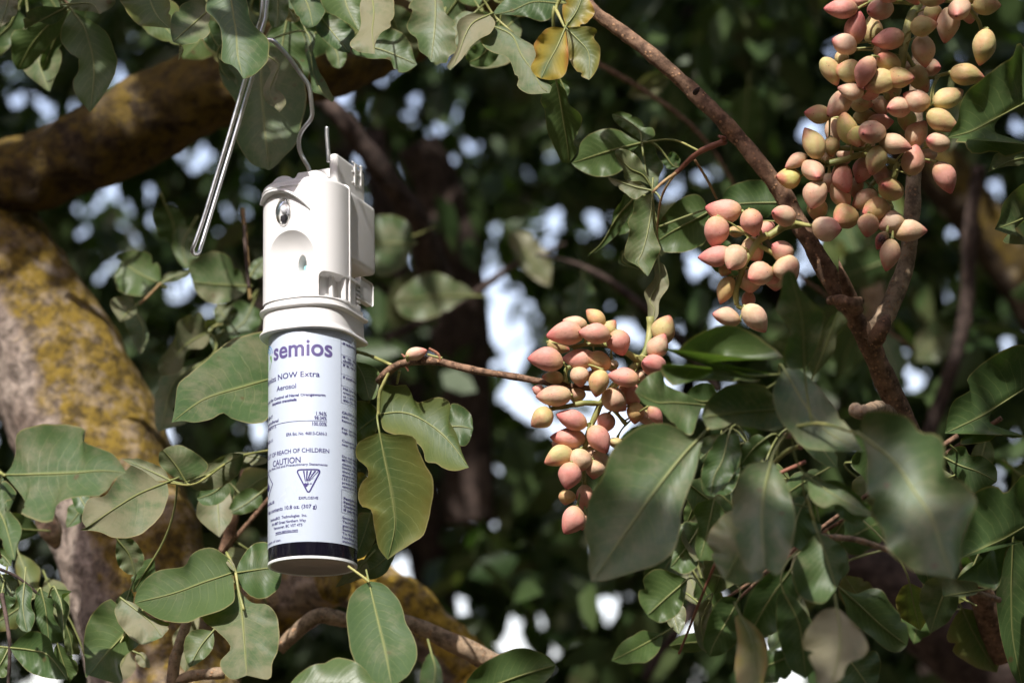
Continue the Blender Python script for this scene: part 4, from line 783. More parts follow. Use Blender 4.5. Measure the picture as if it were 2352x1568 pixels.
# ---------------------------------------------------------------- pistachio clusters
def nut_mesh(seed):
    prof = [(0, 0), (.02, .13), (.06, .24), (.13, .345), (.24, .44), (.36, .49), (.46, .5), (.57, .473), (.68, .408), (.78, .325), (.86, .238), (.92, .165), (.955, .11), (.98, .07), (1.0, .04), (1.012, .0)]
    V = []; F = []; n = 26
    for i, (t, r) in enumerate(prof):
        for k in range(n):
            a = 2 * math.pi * k / n; rr = r * (1 + .045 * noise.noise(Vector((math.cos(a) * 1.3, math.sin(a) * 1.3, t * 2.2 + seed * 9))) * 2 + .012 * noise.noise(Vector((math.cos(a) * 4, math.sin(a) * 4, t * 6 + seed * 5))) + .05 * math.cos(2 * a) + .035 * math.cos(a) * (1 - t)) + (.012 * max(0, math.cos(a)) ** 12 * math.sin(math.pi * t))
            V.append((rr * math.cos(a) + (.02 + .03 * seed) * math.sin(t * 3.1), rr * math.sin(a), t - .5))
    for i in range(len(prof) - 1):
        for k in range(n): F.append((i * n + k, i * n + (k + 1) % n, (i + 1) * n + (k + 1) % n, (i + 1) * n + k))
    me = bpy.data.meshes.new('nut'); me.from_pydata(V, [], F); me.polygons.foreach_set('use_smooth', [True] * len(F)); me.materials.append(M['nut']); return me
NUTS = [nut_mesh(k) for k in range(4)]
PAL = dict(p=(.64, .31, .25), y=(.53, .45, .20), t=(.56, .39, .26), o=(.44, .35, .14), c=(.72, .53, .38), g=(.50, .46, .15), a=(.62, .45, .30), d=(.035, .022, .018), n=(.58, .40, .17))
def cluster(label, loc, d0, nuts, stalks, spread=.020, seed=1, size=1.0):
    t = thing('pistachio_cluster', label, 'nut cluster', loc, 'clusters of pistachio nuts'); rg = random.Random(seed)
    N = []
    for c, rows in nuts:
        X, Y_, f = CROP[c]
        for r_ in rows.split(';'):
            r_ = r_.split()
            if not r_: continue
            x, y, a, L, Wd = map(float, r_[:5]); col = r_[5]; pit = float(r_[6]) if len(r_) > 6 else rg.uniform(-18, 18)
            back = float(r_[7]) if len(r_) > 7 else 0
            N.append([X + x * f, Y_ + y * f, a, L * f * 1.10, Wd * f * 1.07, col, pit, d0 + back * .02 + rg.uniform(-.5, .5) * spread])
    # push overlapping nuts apart along the line of sight
    for _ in range(90):
        for i in range(len(N)):
            for j in range(i):
                a, b = N[i], N[j]; s = K * d0 / FOC; e = math.hypot(a[0] - b[0], a[1] - b[1]) * s; need = (a[4] + b[4]) * .5 * s * .86
                if e < need:
                    h = math.sqrt(need * need - e * e); dd = a[7] - b[7]
                    if abs(dd) < h:
                        m_ = (h - abs(dd)) * .25 * (1 if dd >= 0 else -1); a[7] += m_; b[7] -= m_
    off = parent_loc(t); ends = []
    for x, y, a, L, Wd, col, pit, d in N:
        s = K * d / FOC; p = R(pit); ar = R(a)
        ax = (RT * math.cos(ar) - UP * math.sin(ar)) * math.cos(p) - FD * math.sin(p)
        Lt = max(L / max(math.cos(p), .55), Wd * 1.18) if abs(pit) > 30 else L / math.cos(p)
        Lt = min(Lt, Wd * 1.7)
        q = ax.to_track_quat('Z', 'Y') @ Quaternion((0, 0, 1), rg.uniform(0, 6.28))
        o = bpy.data.objects.new('nut', rg.choice(NUTS)); COL.objects.link(o); o.parent = t
        o.location = W(x, y, d) - off; o.rotation_mode = 'QUATERNION'; o.rotation_quaternion = q
        o.scale = (Wd * s * 1.0, Wd * s * 1.0, Lt * s * .99)
        c = PAL[col]; j = rg.uniform(-.035, .035); o.color = (c[0] + j * .6, c[1] + j, c[2] + j * .5, 1)
        if col == 'd': o['label'] = 'shrivelled black nut'
        ends.append(W(x, y, d) - ax * Lt * s * .49)
    mb = MB(); lines = []
    for c, line, r0, r1 in stalks:
        P = wpath(c, line, 30, d0 + .004); lines += P; sc = K * d0 / FOC
        mb.add(*tube(P, [lerp(r0, r1, k / 29) * sc for k in range(30)], 10, disp=lambda p, n, i: .0006 * noise.noise(p * 150)))
    for e in ends:
        b = min(lines, key=lambda q: (q - e).length + max(0, e.z - q.z) * .15); L = (b - e).length
        if L > .055 or L < .002: continue
        ctl = (b + e) / 2 + Vector((rg.uniform(-.1, .1), rg.uniform(-.1, .1), rg.uniform(0, .25))) * L
        P = [b * (1 - u) ** 2 + ctl * 2 * u * (1 - u) + e * u * u for u in [k / 8 for k in range(9)]]
        mb.add(*tube(P, [2.6 * K, 2.3 * K, 2.1 * K, 2.0 * K, 2.0 * K, 2.0 * K, 2.3 * K, 2.9 * K, 4.2 * K], 8))
    mb.build('stalk', M['green'], t); return t
cluster('largest cluster of about eighty nuts hanging at upper right over the grey side branch', W(2110, 10, 2.02), 1.985, [('d',
 '445 55 180 195 125 p; 545 170 -80 185 125 p; 685 60 165 150 130 a 40; 635 180 -90 170 115 y 0 1; 735 240 170 180 135 p; 465 275 200 150 125 c; 955 165 -12 150 120 y; 1100 155 100 210 140 a 0 1; 1180 60 130 150 125 t 55; 1340 35 0 160 125 y; 1320 290 100 205 138 y; 950 315 80 185 140 a; 735 375 200 140 125 o 45; 380 440 60 180 110 y; 490 440 190 155 140 y; 600 445 110 190 118 p; 685 510 160 190 140 y; 815 470 15 140 122 o 50; 930 485 60 175 128 y 0 1; 505 555 190 155 100 a; 605 560 175 135 112 p 35; 1005 420 0 80 100 t 40 1.5; 1220 460 10 195 132 o; 430 635 130 195 120 a; 300 700 185 150 118 y; 575 640 0 130 95 y 0 1.5; 795 660 170 140 125 t 50; 910 610 205 160 130 a; 1105 597 -25 205 122 y; 1070 740 28 200 132 y; 600 720 0 150 95 o 0 1.5; 485 780 -105 195 125 g; 400 815 90 175 105 t 0 1.5; 270 880 -115 195 128 y; 640 815 170 150 140 a 55 -.5; 690 745 0 150 105 p 0 1; 560 840 90 115 120 g 30; 780 885 15 185 125 t; 920 820 -60 165 122 a; 1040 872 190 140 118 a 30; 890 980 -80 175 145 t; 662 985 110 178 126 y; 387 900 90 115 100 y 0 1; 172 990 150 150 85 t 0 .5; 120 1085 180 135 128 g 25; 270 1047 60 130 122 t 60; 465 1090 75 178 125 p; 578 1045 110 155 128 p 0 .5; 1080 1090 65 195 130 p; 755 1160 200 138 132 o 55; 295 1195 110 170 140 t; 455 1190 70 195 120 t 0 .5; 545 1150 100 200 80 t 0 1; 310 1290 100 130 118 o 0 .8; 590 1225 150 165 125 a 0 1; 662 1290 165 165 135 n 25; 475 1340 160 145 145 o 30 1; 612 1380 95 135 122 t 0 .5; 755 1372 165 155 128 c; 872 1422 -5 195 122 a; 698 1475 120 115 75 d; 742 1562 100 185 122 t; 1010 90 90 100 112 y 30 1.5; 690 310 0 85 92 a 0 1.2; 452 365 90 105 88 y 0 1.5; 848 400 0 75 60 t 0 1.8; 985 955 90 85 110 t 0 1.2; 375 965 60 95 92 a 0 1.2; 375 1120 90 110 130 a 0 1.3; 555 10 180 110 80 p 0 1; 760 560 80 130 110 y 0 1.6; 690 650 60 120 110 a 0 1.8; 480 950 90 110 100 a 0 1.8; 850 740 90 130 110 g 0 1.6; 600 900 90 110 110 a 0 1.6; 700 1080 90 130 110 t 0 1.8; 1230 90 80 110 100 t 0 1.6; 1000 -20 20 160 120 y; 1230 -30 30 150 120 y 0 .5; 720 -40 190 160 120 p; 880 -40 60 150 120 a 0 1')],
 [('d', '960,-120,2.06 930,0,2.04 870,130,2.02 830,300,2.01 810,430,2.01 750,560,2.01 690,650,2.02 640,780,2.02 610,900,2.01', 13, 7), ('d', '930,20,2.04 830,10,2.02 740,5,2.01', 9, 6), ('d', '930,10,2.04 1100,0,2.03 1200,30,2.02', 8, 6), ('d', '355,1005,1.99 480,975,1.99 610,945,2.0 790,1000,2.01', 8, 6), ('d', '355,910,2.0 470,910,2.0 590,912,2.0', 6, 5), ('d', '790,1000,2.01 780,1060,2.01 740,1200,2.02 760,1280,2.02', 9, 5), ('d', '610,900,2.01 660,960,2.01 790,1000,2.01', 8, 8), ('d', '790,1000,2.01 700,1060,2.02 620,1150,2.02', 8, 5), ('d', '820,290,2.01 950,470,2.01 1120,445,2.0', 6, 4), ('d', '1240,60,2.0 1290,130,2.0 1305,185,2.0', 6, 4)], seed=5)
cluster('mid-sized cluster of pink nuts hanging off the branch, nearest the dark wavy leaves', W(1840, 525, 2.0), 1.98, [
 ('c', '1295 1280 185 205 138 p; 1245 1420 95 178 142 p; 1470 1365 75 160 138 p; 1380 1418 0 105 72 o 0 1'),
 ('d', '85 1312 185 130 125 t 55; 362 1393 10 155 142 c 30 -.5'),
 ('g', '1245 185 172 195 122 p; 1362 203 115 145 138 a 30 -.3; 1310 400 112 165 105 n; 1482 150 60 150 128 t 0 1; 1520 305 160 145 140 a 25; 1462 345 90 135 150 t 0 1; 1305 278 20 75 62 o 0 .5; 1448 465 90 115 85 p 0 1; 1312 568 195 165 105 a; 1488 575 50 192 128 c; 1560 30 60 110 110 p 0 1.5'),
 ('h', '85 150 200 130 122 t 30 .5; 132 268 70 165 152 a; 55 340 100 120 135 a 0 .6; 20 320 150 100 110 p 0 .8')],
 [('d', '190,1370,2.01 100,1385,1.99 0,1450,1.985 ', 11, 9), ('g', '1568,60,1.985 1510,100,1.985 1430,225,1.985 1392,340,1.985 1370,400,1.985 1375,490,1.985', 9, 6), ('g', '1505,120,1.985 1600,180,1.985 1650,260,1.99', 6, 4), ('g', '1375,490,1.985 1420,520,1.985', 6, 4), ('d', '170,1365,2.0 230,1378,1.99 290,1385,1.985', 6, 4)], seed=8)
cluster('lowest cluster of bright pink nuts, partly hidden by the large pale-ribbed leaf', W(1490, 770, 2.0), 1.99, [('g',
 '385 597 190 155 85 a 0 .5; 508 570 -135 135 92 n 0 .6; 592 622 -40 105 85 y 0 .3; 325 675 178 212 135 p; 505 667 187 182 124 p; 660 720 75 152 138 p; 285 742 20 145 82 y 0 .8; 205 832 187 202 134 p; 410 812 178 185 118 p; 525 832 200 155 124 n 20; 412 928 80 122 112 a 0 .6; 942 640 -75 165 135 y; 895 742 -60 160 128 t; 862 866 200 132 126 p 50; 250 935 185 125 75 o 0 .8; 535 970 105 158 112 n; 682 935 190 178 116 p; 255 1045 177 198 132 a; 628 1077 40 165 140 t; 728 1032 60 165 130 p 0 .4; 180 1180 140 145 130 y; 365 1192 200 190 112 p; 572 1212 110 122 108 p; 342 1302 183 202 126 p; 535 1312 60 175 138 p; 882 1165 60 145 82 p; 752 1150 90 125 100 n 0 .8; 288 1425 160 175 120 y; 410 1442 100 138 132 a; 512 1445 60 110 125 t 50 .5; 350 1535 100 155 130 p; 390 1040 90 105 100 t 0 .9; 480 1375 90 90 80 t 0 .9; 640 1335 100 65 85 y 0 .5; 610 860 90 70 90 a 0 1; 500 930 90 80 90 p 0 1; 160 1010 200 70 70 p 0 .9; 275 1340 60 60 60 p 0 .8; 780 930 40 70 100 t 0 .9; 830 1180 90 80 120 t 0 1'),
 ('k', '330 430 95 90 100 n 0 .8; 442 430 95 145 108 p; 360 570 115 170 132 p; 438 585 100 90 60 p 0 .3; 500 260 90 110 110 t 0 .8; 530 210 90 120 100 t 0 1')],
 [('g', '845,560,2.02 848,640,2.02 820,770,2.01 790,820,2.01 700,910,2.0 610,1000,2.0 548,1080,2.0 520,1150,2.0 480,1240,2.0 450,1330,2.0 440,1440,2.0 440,1560,2.01', 9, 6), ('g', '800,850,2.01 700,780,2.0 600,740,2.0 480,730,1.995 370,750,1.995', 8, 5), ('g', '540,1090,2.0 440,1090,1.995 340,1110,1.995 240,1125,1.995', 7, 5), ('g', '790,820,2.01 720,800,2.0', 7, 5), ('g', '330,960,1.995 335,880,1.995 420,850,1.995', 5, 4), ('g', '560,1040,2.0 640,1150,2.0 700,1220,2.0', 6, 5)], seed=11)
cluster('single cream nut sitting on the thin twig right of the can', W(955, 825, 2.03), 2.02, [('f', '983 785 -15 128 78 c 10')], [('f', '1140,815,2.02 1080,800,2.02 1050,790,2.02', 4, 3), ('f', '930,830,2.03 925,815,2.025 930,800,2.02', 4, 3)], seed=2)
# ---------------------------------------------------------------- aerosol can and dispenser
BASE = W(718, 1302, 2.0)                 # middle of the can's lowest rim
EF = (CAM - BASE); EF.z = 0; EF.normalize(); ER = Vector((-EF.y, EF.x, 0)); ER = ER if ER.x > 0 else -ER
AX = Vector((0, 0, 1))                   # the can's long axis: it hangs a touch off plumb
for _ in range(6):
    AX = (AX + RT * ((717.4 - proj(BASE + AX * 0.18)[0]) * K / 0.18)).normalized()
KC = K * 1.015                           # one view pixel on the can
RC = 101.5 * KC
def zat(y, off):
    """height above BASE at which BASE + off is seen at height y of the view"""
    a, b = -0.1, 0.6
    for _ in range(40):
        m_ = (a + b) / 2
        if proj(BASE + off + (AX * (m_)))[1] > y: a = m_
        else: b = m_
    return (a + b) / 2
def cyl(th, z, r): return BASE + (ER * math.sin(th) + EF * math.cos(th)) * r + (AX * (z))
can = thing('aerosol_can', 'slim white aerosol can with purple print and a black band, pushed up into the dispenser', 'aerosol can', BASE)
def revolve(name, prof, mat, seg=96, parent=can):
    V = []; F = []
    for r, z in prof:
        for k in range(seg): V.append(cyl(2 * math.pi * k / seg, z, r))
    for i in range(len(prof) - 1):
        for k in range(seg): F.append((i * seg + k, i * seg + (k + 1) % seg, (i + 1) * seg + (k + 1) % seg, (i + 1) * seg + k))
    o = obj(name, V, F, M[mat], parent)
    md = o.modifiers.new('edge', 'EDGE_SPLIT'); md.split_angle = R(50); return o
FR = EF * RC
zt, zb1, zb0 = zat(745, FR), zat(1243, FR), zat(1281, FR)
revolve('bottom', [(0.0002, 0.010), (RC * .55, 0.0085), (RC * .84, 0.0052), (RC * .91, 0.0015), (RC * .935, 0.0003)], 'canmetal')
revolve('rim', [(RC * .935, 0.0003), (RC * .965, -0.0004), (RC * .99, 0.0004), (RC * 1.0, 0.0018), (RC * 1.0, zb0 * .55), (RC * .985, zb0 * .85), (RC * .975, zb0)], 'rim')
revolve('black_band', [(RC * .975, zb0), (RC * .99, zb0 + .0006), (RC * .997, zb0 + .002), (RC, zb0 + .004), (RC, zb1)], 'band')
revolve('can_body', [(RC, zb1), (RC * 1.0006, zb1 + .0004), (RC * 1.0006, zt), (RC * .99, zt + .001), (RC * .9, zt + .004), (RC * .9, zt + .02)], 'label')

TXT = []
def text(s, th0, th1, y, ref, cap, grp, bold=0.0, slant=0.0, mat='ink', track=1.0):
    """a printed line from angle th0 to th1 (degrees, seen from the front), baseline at view height y at angle ref"""
    TXT.append((s, th0, th1, y, ref, cap, grp, bold, slant, mat, track))
X2 = lambda x: math.degrees(math.asin(max(-1, min(1, (x - 718) / 101.5))))
def lineX(s, x0, x1, y, ref, cap, grp, **k): text(s, X2(x0), X2(x1), y, X2(ref), cap, grp, **k)
lineX('semios', 630, 763, 817, 740, 30, 'logo_lettering', bold=.030, mat='logo')
text('Semios NOW Extra', -88, X2(734), 865.5, X2(734), 13.5, 'product_lettering', bold=.006)
lineX('Aerosol', 637, 681, 891, 681, 12, 'product_lettering', bold=.006)
text('Pheromone product for Control of Navel Orangeworm', -118, X2(747), 910.5, X2(747), 6.6, 'product_lettering', bold=.03)
lineX('Amyelois transitella', 626, 682, 920, 682, 6.6, 'product_lettering', bold=.03, slant=.25)
lineX('1.96%', 726, 749.5, 955, 749, 9, 'ingredient_lettering', bold=.004)
lineX('98.04%', 722, 749.5, 965, 749, 9, 'ingredient_lettering', bold=.004)
lineX('100.00%', 717, 749.5, 978.6, 749, 9, 'ingredient_lettering', bold=.004)
text('ACTIVE INGREDIENT', -128, X2(628), 960, X2(628), 7.5, 'ingredient_lettering')
text('(Z,Z)-11,13-Hexadecadienal', -130, X2(641), 968, X2(641), 7.5, 'ingredient_lettering')
text('OTHER INGREDIENTS', -128, X2(636), 981.5, X2(636), 7.5, 'ingredient_lettering')
lineX('EPA Est. No. 46813-CAN-3', 659, 749.5, 1000, 749, 7.6, 'registration_lettering', bold=.004)
text('EPA Reg. No. 89850-11', -125, X2(628), 1014, X2(628), 7, 'registration_lettering')
text('KEEP OUT OF REACH OF CHILDREN', -100, X2(755), 1040.5, X2(755), 10, 'warning_lettering', bold=.006)
lineX('CAUTION', 629, 691, 1061.5, 691, 14, 'warning_lettering', bold=.006)
text('See back panel for First Aid and Precautionary Statements', -105, X2(751), 1070, X2(751), 5.6, 'warning_lettering', bold=.004)
lineX('EXPLOSIVE', 687, 730, 1146, 730, 6.2, 'warning_lettering', bold=.006)
text('FLAMMABLE', -110, X2(632), 1155, X2(632), 6.2, 'warning_lettering', bold=.006)
text('Net contents 10.8 oz. (307 g)', X2(618.5), X2(727), 1166.5, X2(727), 9, 'contents_lettering', bold=.004)
for s_, a_, b_, y_ in (('SemiosBIO  Technologies  Inc.', 624, 705, 1185.5), ('101-887 Great Northern Way', 627, 703, 1197), ('Vancouver, BC V5T 4T5', 631, 695, 1207.5), ('www.semios.com', 635, 685, 1219)):
    lineX(s_, a_, b_, y_, b_, 6.6, 'contents_lettering', bold=.006)
text('Lot number: see bottom of can', -125, X2(646), 1243.5 - 1.5, X2(646), 6, 'contents_lettering')
PNL = [('If inhaled', 791, 1), ('If  on  skin  or', 822, 1), ('clothing', 830, 1), ('If in eyes', 840, 1), ('If swallowed', 868, 1), ('Hot Line Number', 894, 1), ('treatment. For emergencies', 903, 0), ('at 1-800-858-7378. For', 912, 0), ('800-222-1222.', 921, 0),
       ('CAUTION. Harmful if', 949, 1), ('skin, eyes, or clothing.', 958, 0), ('Remove contaminated', 967.5, 0), ('For terrestrial uses, do', 986, 0), ('high water mark. Do not', 994, 0), ('Contents under pressure.', 1013.5, 0), ('near open flame. Do', 1022, 0),
       ('Do not apply more than', 1049.5, 0), ('METHOD OF APPLICATION', 1058, 0), ('dates, figs, citrus, nuts', 1067, 0), ('Semios automated', 1075, 0), ('third of tree canopy with', 1084, 0), ('dispenser per acre with', 1092.5, 0), ('153.5 and 614g. Use', 1101, 0), ('pressure or along the', 1109.5, 0), ('operation of network', 1118, 0),
       ('Pesticide Storage: Store', 1146, 1), ('Pesticide Disposal: Call', 1155, 1), ('Container Handling: Non', 1163.5, 1), ('If partly filled: Call', 1172, 1), ('SemiosBIO Technologies', 1190, 0), ('Technologies Inc. makes', 1199, 0), ('guarantee or representation', 1208, 0), ('SemiosBIO Technologies', 1217, 0), ('To the extent consistent', 1226, 0), ('handling, storage and', 1235, 0), ('statements made on', 1244, 0)]
for s_, y_, b_ in PNL:
    n_ = len(s_); boxed = y_ < 930 or 1140 < y_ < 1180
    t0 = X2(787.0 if boxed else 784.0); text(s_, t0, t0 + n_ * 3.05, y_, t0, 5.6, 'panel_lettering', bold=.035 if b_ else .008)

def build_text():
    made = []
    for it in TXT:
        cu = bpy.data.curves.new('print', 'FONT'); cu.body = it[0]; cu.size = 1.0; cu.offset = it[7] * .5 + (0.012 if it[5] < 9.5 else 0.006); cu.shear = it[8]; cu.resolution_u = 2 if it[5] < 10 else 5
        o = bpy.data.objects.new('print', cu); COL.objects.link(o); made.append(o)
    bpy.context.view_layer.update(); dg = bpy.context.evaluated_depsgraph_get(); out = {}
    for o, (s, th0, th1, y, ref, cap, grp, bold, slant, mat, track) in zip(made, TXT):
        me = bpy.data.meshes.new_from_object(o.evaluated_get(dg))
        if not me.vertices: continue
        xs = [v.co.x for v in me.vertices]; x0, x1 = min(xs), max(xs)
        if cap > 9:
            bm = bmesh.new(); bm.from_mesh(me); k = int(abs(th1 - th0) / 4) + 1
            for j in range(1, k):
                bmesh.ops.bisect_plane(bm, geom=bm.verts[:] + bm.edges[:] + bm.faces[:], plane_co=(x0 + (x1 - x0) * j / k, 0, 0), plane_no=(1, 0, 0))
            bm.to_mesh(me); bm.free()
        rr = R(ref); z0 = zat(y, (ER * math.sin(rr) + EF * math.cos(rr)) * RC); zs = zat(y - cap, (ER * math.sin(rr) + EF * math.cos(rr)) * RC) - z0
        hcap = 0.55 if s == 'semios' else 0.73
        V = [cyl(R(th0 + (v.co.x - x0) / (x1 - x0) * (th1 - th0)), z0 + v.co.y / hcap * zs, RC + .00022) for v in me.vertices]
        mb = out.setdefault((grp, mat, '' if grp == 'panel_lettering' else s), MB()); mb.add(V, [tuple(p.vertices) for p in me.polygons])
        bpy.data.meshes.remove(me)
    for o in made:
        cu = o.data; bpy.data.objects.remove(o); bpy.data.curves.remove(cu)
    for (grp, mat, _), mb in out.items():
        o = mb.build(grp, M[mat], can, smooth=False)
        if grp == 'panel_lettering': o['kind'] = 'stuff'
build_text()
def bar(mb, P, wd, r=RC + .00024):
    """a printed line through points (theta deg, z), wd metres wide"""
    Q = []
    for (a, b) in zip(P[:-1], P[1:]):
        k = max(1, int(abs(a[0] - b[0]) / 3)); Q += [(lerp(a[0], b[0], i / k), lerp(a[1], b[1], i / k)) for i in range(k)]
    Q.append(P[-1]); V = []; n = len(Q)
    for i, (t, z) in enumerate(Q):
        p, q = Q[max(i - 1, 0)], Q[min(i + 1, n - 1)]; dx, dz = R(q[0] - p[0]) * RC, q[1] - p[1]; l = math.hypot(dx, dz) or 1
        nx, nz = -dz / l * wd / 2, dx / l * wd / 2
        V += [cyl(R(t) + nx / RC, z + nz, r), cyl(R(t) - nx / RC, z - nz, r)]
    mb.add(V, [(2 * i, 2 * i + 1, 2 * i + 3, 2 * i + 2) for i in range(n - 1)])
def zth(y, t): return zat(y, (ER * math.sin(R(t)) + EF * math.cos(R(t))) * RC)
def poly(mb, P, r=RC + .00026):
    V = [cyl(R(t), z, r) for t, z in P]; mb.add(V, [tuple(range(len(V)))])
rules = MB()
zz = zth(967.6, X2(749)); bar(rules, [(-120, zz), (X2(750.5), zz)], .0003); rules.build('rule', M['ink'], can, smooth=False); rules = MB()
zz = zth(1220.5, X2(685)); bar(rules, [(X2(635), zz), (X2(685), zz)], .0003); rules.build('rule', M['ink'], can, smooth=False); rules = MB()
tl = X2(782.5)
for y_ in (778.5, 788, 813.5, 831.5, 858, 884.5, 924): zz = zth(y_, tl); bar(rules, [(tl, zz), (tl + 75, zz)], .00022)
bar(rules, [(tl, zth(778.5, tl)), (tl, zth(924, tl))], .00022)
rules.build('table_frame', M['ink'], can, smooth=False); rules = MB()
for y_ in (1123, 1176): zz = zth(y_, tl); bar(rules, [(tl, zz), (tl + 75, zz)], .00022)
bar(rules, [(tl, zth(1123, tl)), (tl, zth(1176, tl))], .00022)
rules.build('table_frame', M['ink'], can, smooth=False)
# explosive mark: rounded triangle with a bursting ball
mk = MB(); TC = X2(708.5); zt_, zb_ = zth(1076.5, TC), zth(1136, TC); hw_ = (X2(738) - X2(679)) / 2
tri = []
for cx_, cz_, a0 in ((hw_ * .84, zt_ - .0016, 90), (0, zb_ + .0022, -30 - 120 + 120), (-hw_ * .84, zt_ - .0016, 210)):
    pass
def rtri(ins):
    """corner-rounded triangle outline, inset by ins"""
    A = [(-hw_ * RC * math.pi / 180, zt_), (hw_ * RC * math.pi / 180, zt_), (0, zb_)]; out = []
    for i in range(3):
        p, q, s_ = Vector(A[i - 1]), Vector(A[i]), Vector(A[(i + 1) % 3]); a, b = (p - q).normalized(), (s_ - q).normalized()
        for k in range(7):
            u = k / 6; e0, e1 = q + a * .0034, q + b * .0034; out.append(e0 * (1 - u) ** 2 + q * 2 * u * (1 - u) + e1 * u * u)
    c = Vector((0, (zt_ * 2 + zb_) / 3)); return [(TC + math.degrees((c + (v - c) * (1 - ins)).x / RC), (c + (v - c) * (1 - ins)).y) for v in out]
bar(mk, rtri(.06) + rtri(.06)[:1], .0010)
def mp(u, v): return TC + u * hw_, zt_ + (zb_ - zt_) * v      # u -1..1, v 0..1 down
rgm = random.Random(3)
for u0, u1, ue in ((-.42, -.30, -.24), (-.16, -.04, -.16), (.14, .26, -.10), (.44, .58, -.02), (.72, .80, .06)):
    poly(mk, [mp(u0, .07), mp(u1, .07), mp(ue + .03, .46 + .05 * abs(ue)), mp(ue - .03, .46)])
def disc(mb, u, v, ru, rv, n=14):
    poly(mb, [mp(u + ru * math.cos(k * 6.283 / n), v + rv * math.sin(k * 6.283 / n)) for k in range(n)])
disc(mk, -.22, .62, .16, .075); disc(mk, -.04, .58, .07, .035)
for k in range(20): disc(mk, rgm.uniform(-.3, .42), rgm.uniform(.16, .62), rgm.uniform(.015, .045), rgm.uniform(.010, .022), 6)
mk.build('explosive_mark', M['ink'], can, smooth=False)
fm = MB(); FC = X2(624) - 10
ztf, zbf = zth(1088, FC), zth(1146, FC)
def fp(u, v): return FC + u * 16, (ztf + zbf) / 2 + (ztf - zbf) / 2 * v
bar(fm, [fp(0, 1), fp(1, 0), fp(0, -1), fp(-1, 0), fp(0, 1)], .0008)
for u, h, w_ in ((-.28, .15, .10), (-.1, .38, .11), (.1, .30, .10), (.28, .05, .09), (0, .05, .16)):
    poly(fm, [fp(u * .6, -.42), fp(u - w_, -.2), fp(u - w_ * .6, h * .4), fp(u, h), fp(u + w_ * .5, h * .3), fp(u + w_, -.2)])
fm.build('flame_mark', M['ink'], can, smooth=False)
lm = MB(); LC = X2(617.6)
for k, (y0_, y1_) in enumerate(((793, 812), (797, 812), (802, 812))):
    a = [(-84 + 20 * math.sin(u * 1.57), lerp(zth(y0_, -74), zth(y1_, -66), 1 - math.cos(u * 1.57))) for u in (0, .25, .5, .75, 1)]
    bar(lm, [(p - k * 5, z) for p, z in a], .0008)
lm.build('logo_emblem', M['blue'], can, smooth=False)
lm = MB(); poly(lm, [(-88, zth(830, -80)), (-70, zth(817, -70)), (-66, zth(818, -66)), (-66, zth(830, -66)), (-72, zth(848, -72)), (-88, zth(850, -80))]); lm.build('logo_emblem', M['lime'], can, smooth=False)

# ---- housing
disp_ = thing('pheromone_dispenser', 'white plastic spray dispenser hanging by its clamp from the wire hook', 'dispenser', BASE + (AX * (zt)))
PSI = R(27); HF = EF * math.cos(PSI) - ER * math.sin(PSI); HR = ER * math.cos(PSI) + EF * math.sin(PSI); KH = K * 1.035
OX = -5.0
def loc(u, w): return (ER * OX + HR * u + HF * w) * KH
def HP(u, w, z): return BASE + loc(u, w) + (AX * (z))
def hz(y, u, w): return zat(y, loc(u, w))
def outline(hw, f, b, n=2.6, rc=14, m=220):
    """closed outline: round front (+w), straight sides, rounded back corners; starts at the right seam and runs over the front"""
    P = []
    for k in range(m + 1):
        t = math.pi * k / m; c, s = math.cos(t), math.sin(t)
        P.append((hw * math.copysign(abs(c) ** (2 / n), c), f * abs(s) ** (2 / n)))
    for k in range(13):
        t = math.pi + k / 12 * math.pi / 2; P.append((-hw + rc + rc * math.cos(t), -b + rc + rc * math.sin(t)))
    for k in range(13):
        t = 1.5 * math.pi + k / 12 * math.pi / 2; P.append((hw - rc + rc * math.cos(t), -b + rc + rc * math.sin(t)))
    return P
def loft(name, rings, mat, cap0=True, cap1=True, parent=disp_, split=35):
    """rings: list of (outline, z or function of (u, w))"""
    n = len(rings[0][0]); V = []; F = []
    for P, z in rings: V += [HP(u, w, z) for u, w in P]
    for i in range(len(rings) - 1):
        for k in range(n): F.append((i * n + k, i * n + (k + 1) % n, (i + 1) * n + (k + 1) % n, (i + 1) * n + k))
    if cap0: F.append(tuple(range(n))[::-1])
    if cap1: F.append(tuple((len(rings) - 1) * n + k for k in range(n)))
    o = obj(name, V, F, M[mat], parent); md = o.modifiers.new('edge', 'EDGE_SPLIT'); md.split_angle = R(split); return o
Y = lambda y: hz(y, 0, 100)              # heights read off the front of the housing
def O(o, hw=101, f=99.5, b=84): return outline(hw + o, f + o, b + o)
loft('collar', [(O(-6), Y(756)), (O(4.5), Y(756.5)), (O(6.8), Y(754.5)), (O(6.8), Y(751)), (O(4.5), Y(748)), (O(1.5), Y(745)), (O(0), Y(738)), (O(-1), Y(706)), (O(2), Y(704)), (O(6), Y(703)), (O(7.2), Y(701)), (O(6.8), Y(698.5)), (O(4), Y(696.5)), (O(-1), Y(695)), (O(-2), Y(682)), (O(-3), Y(681.5))], 'white', cap0=True)
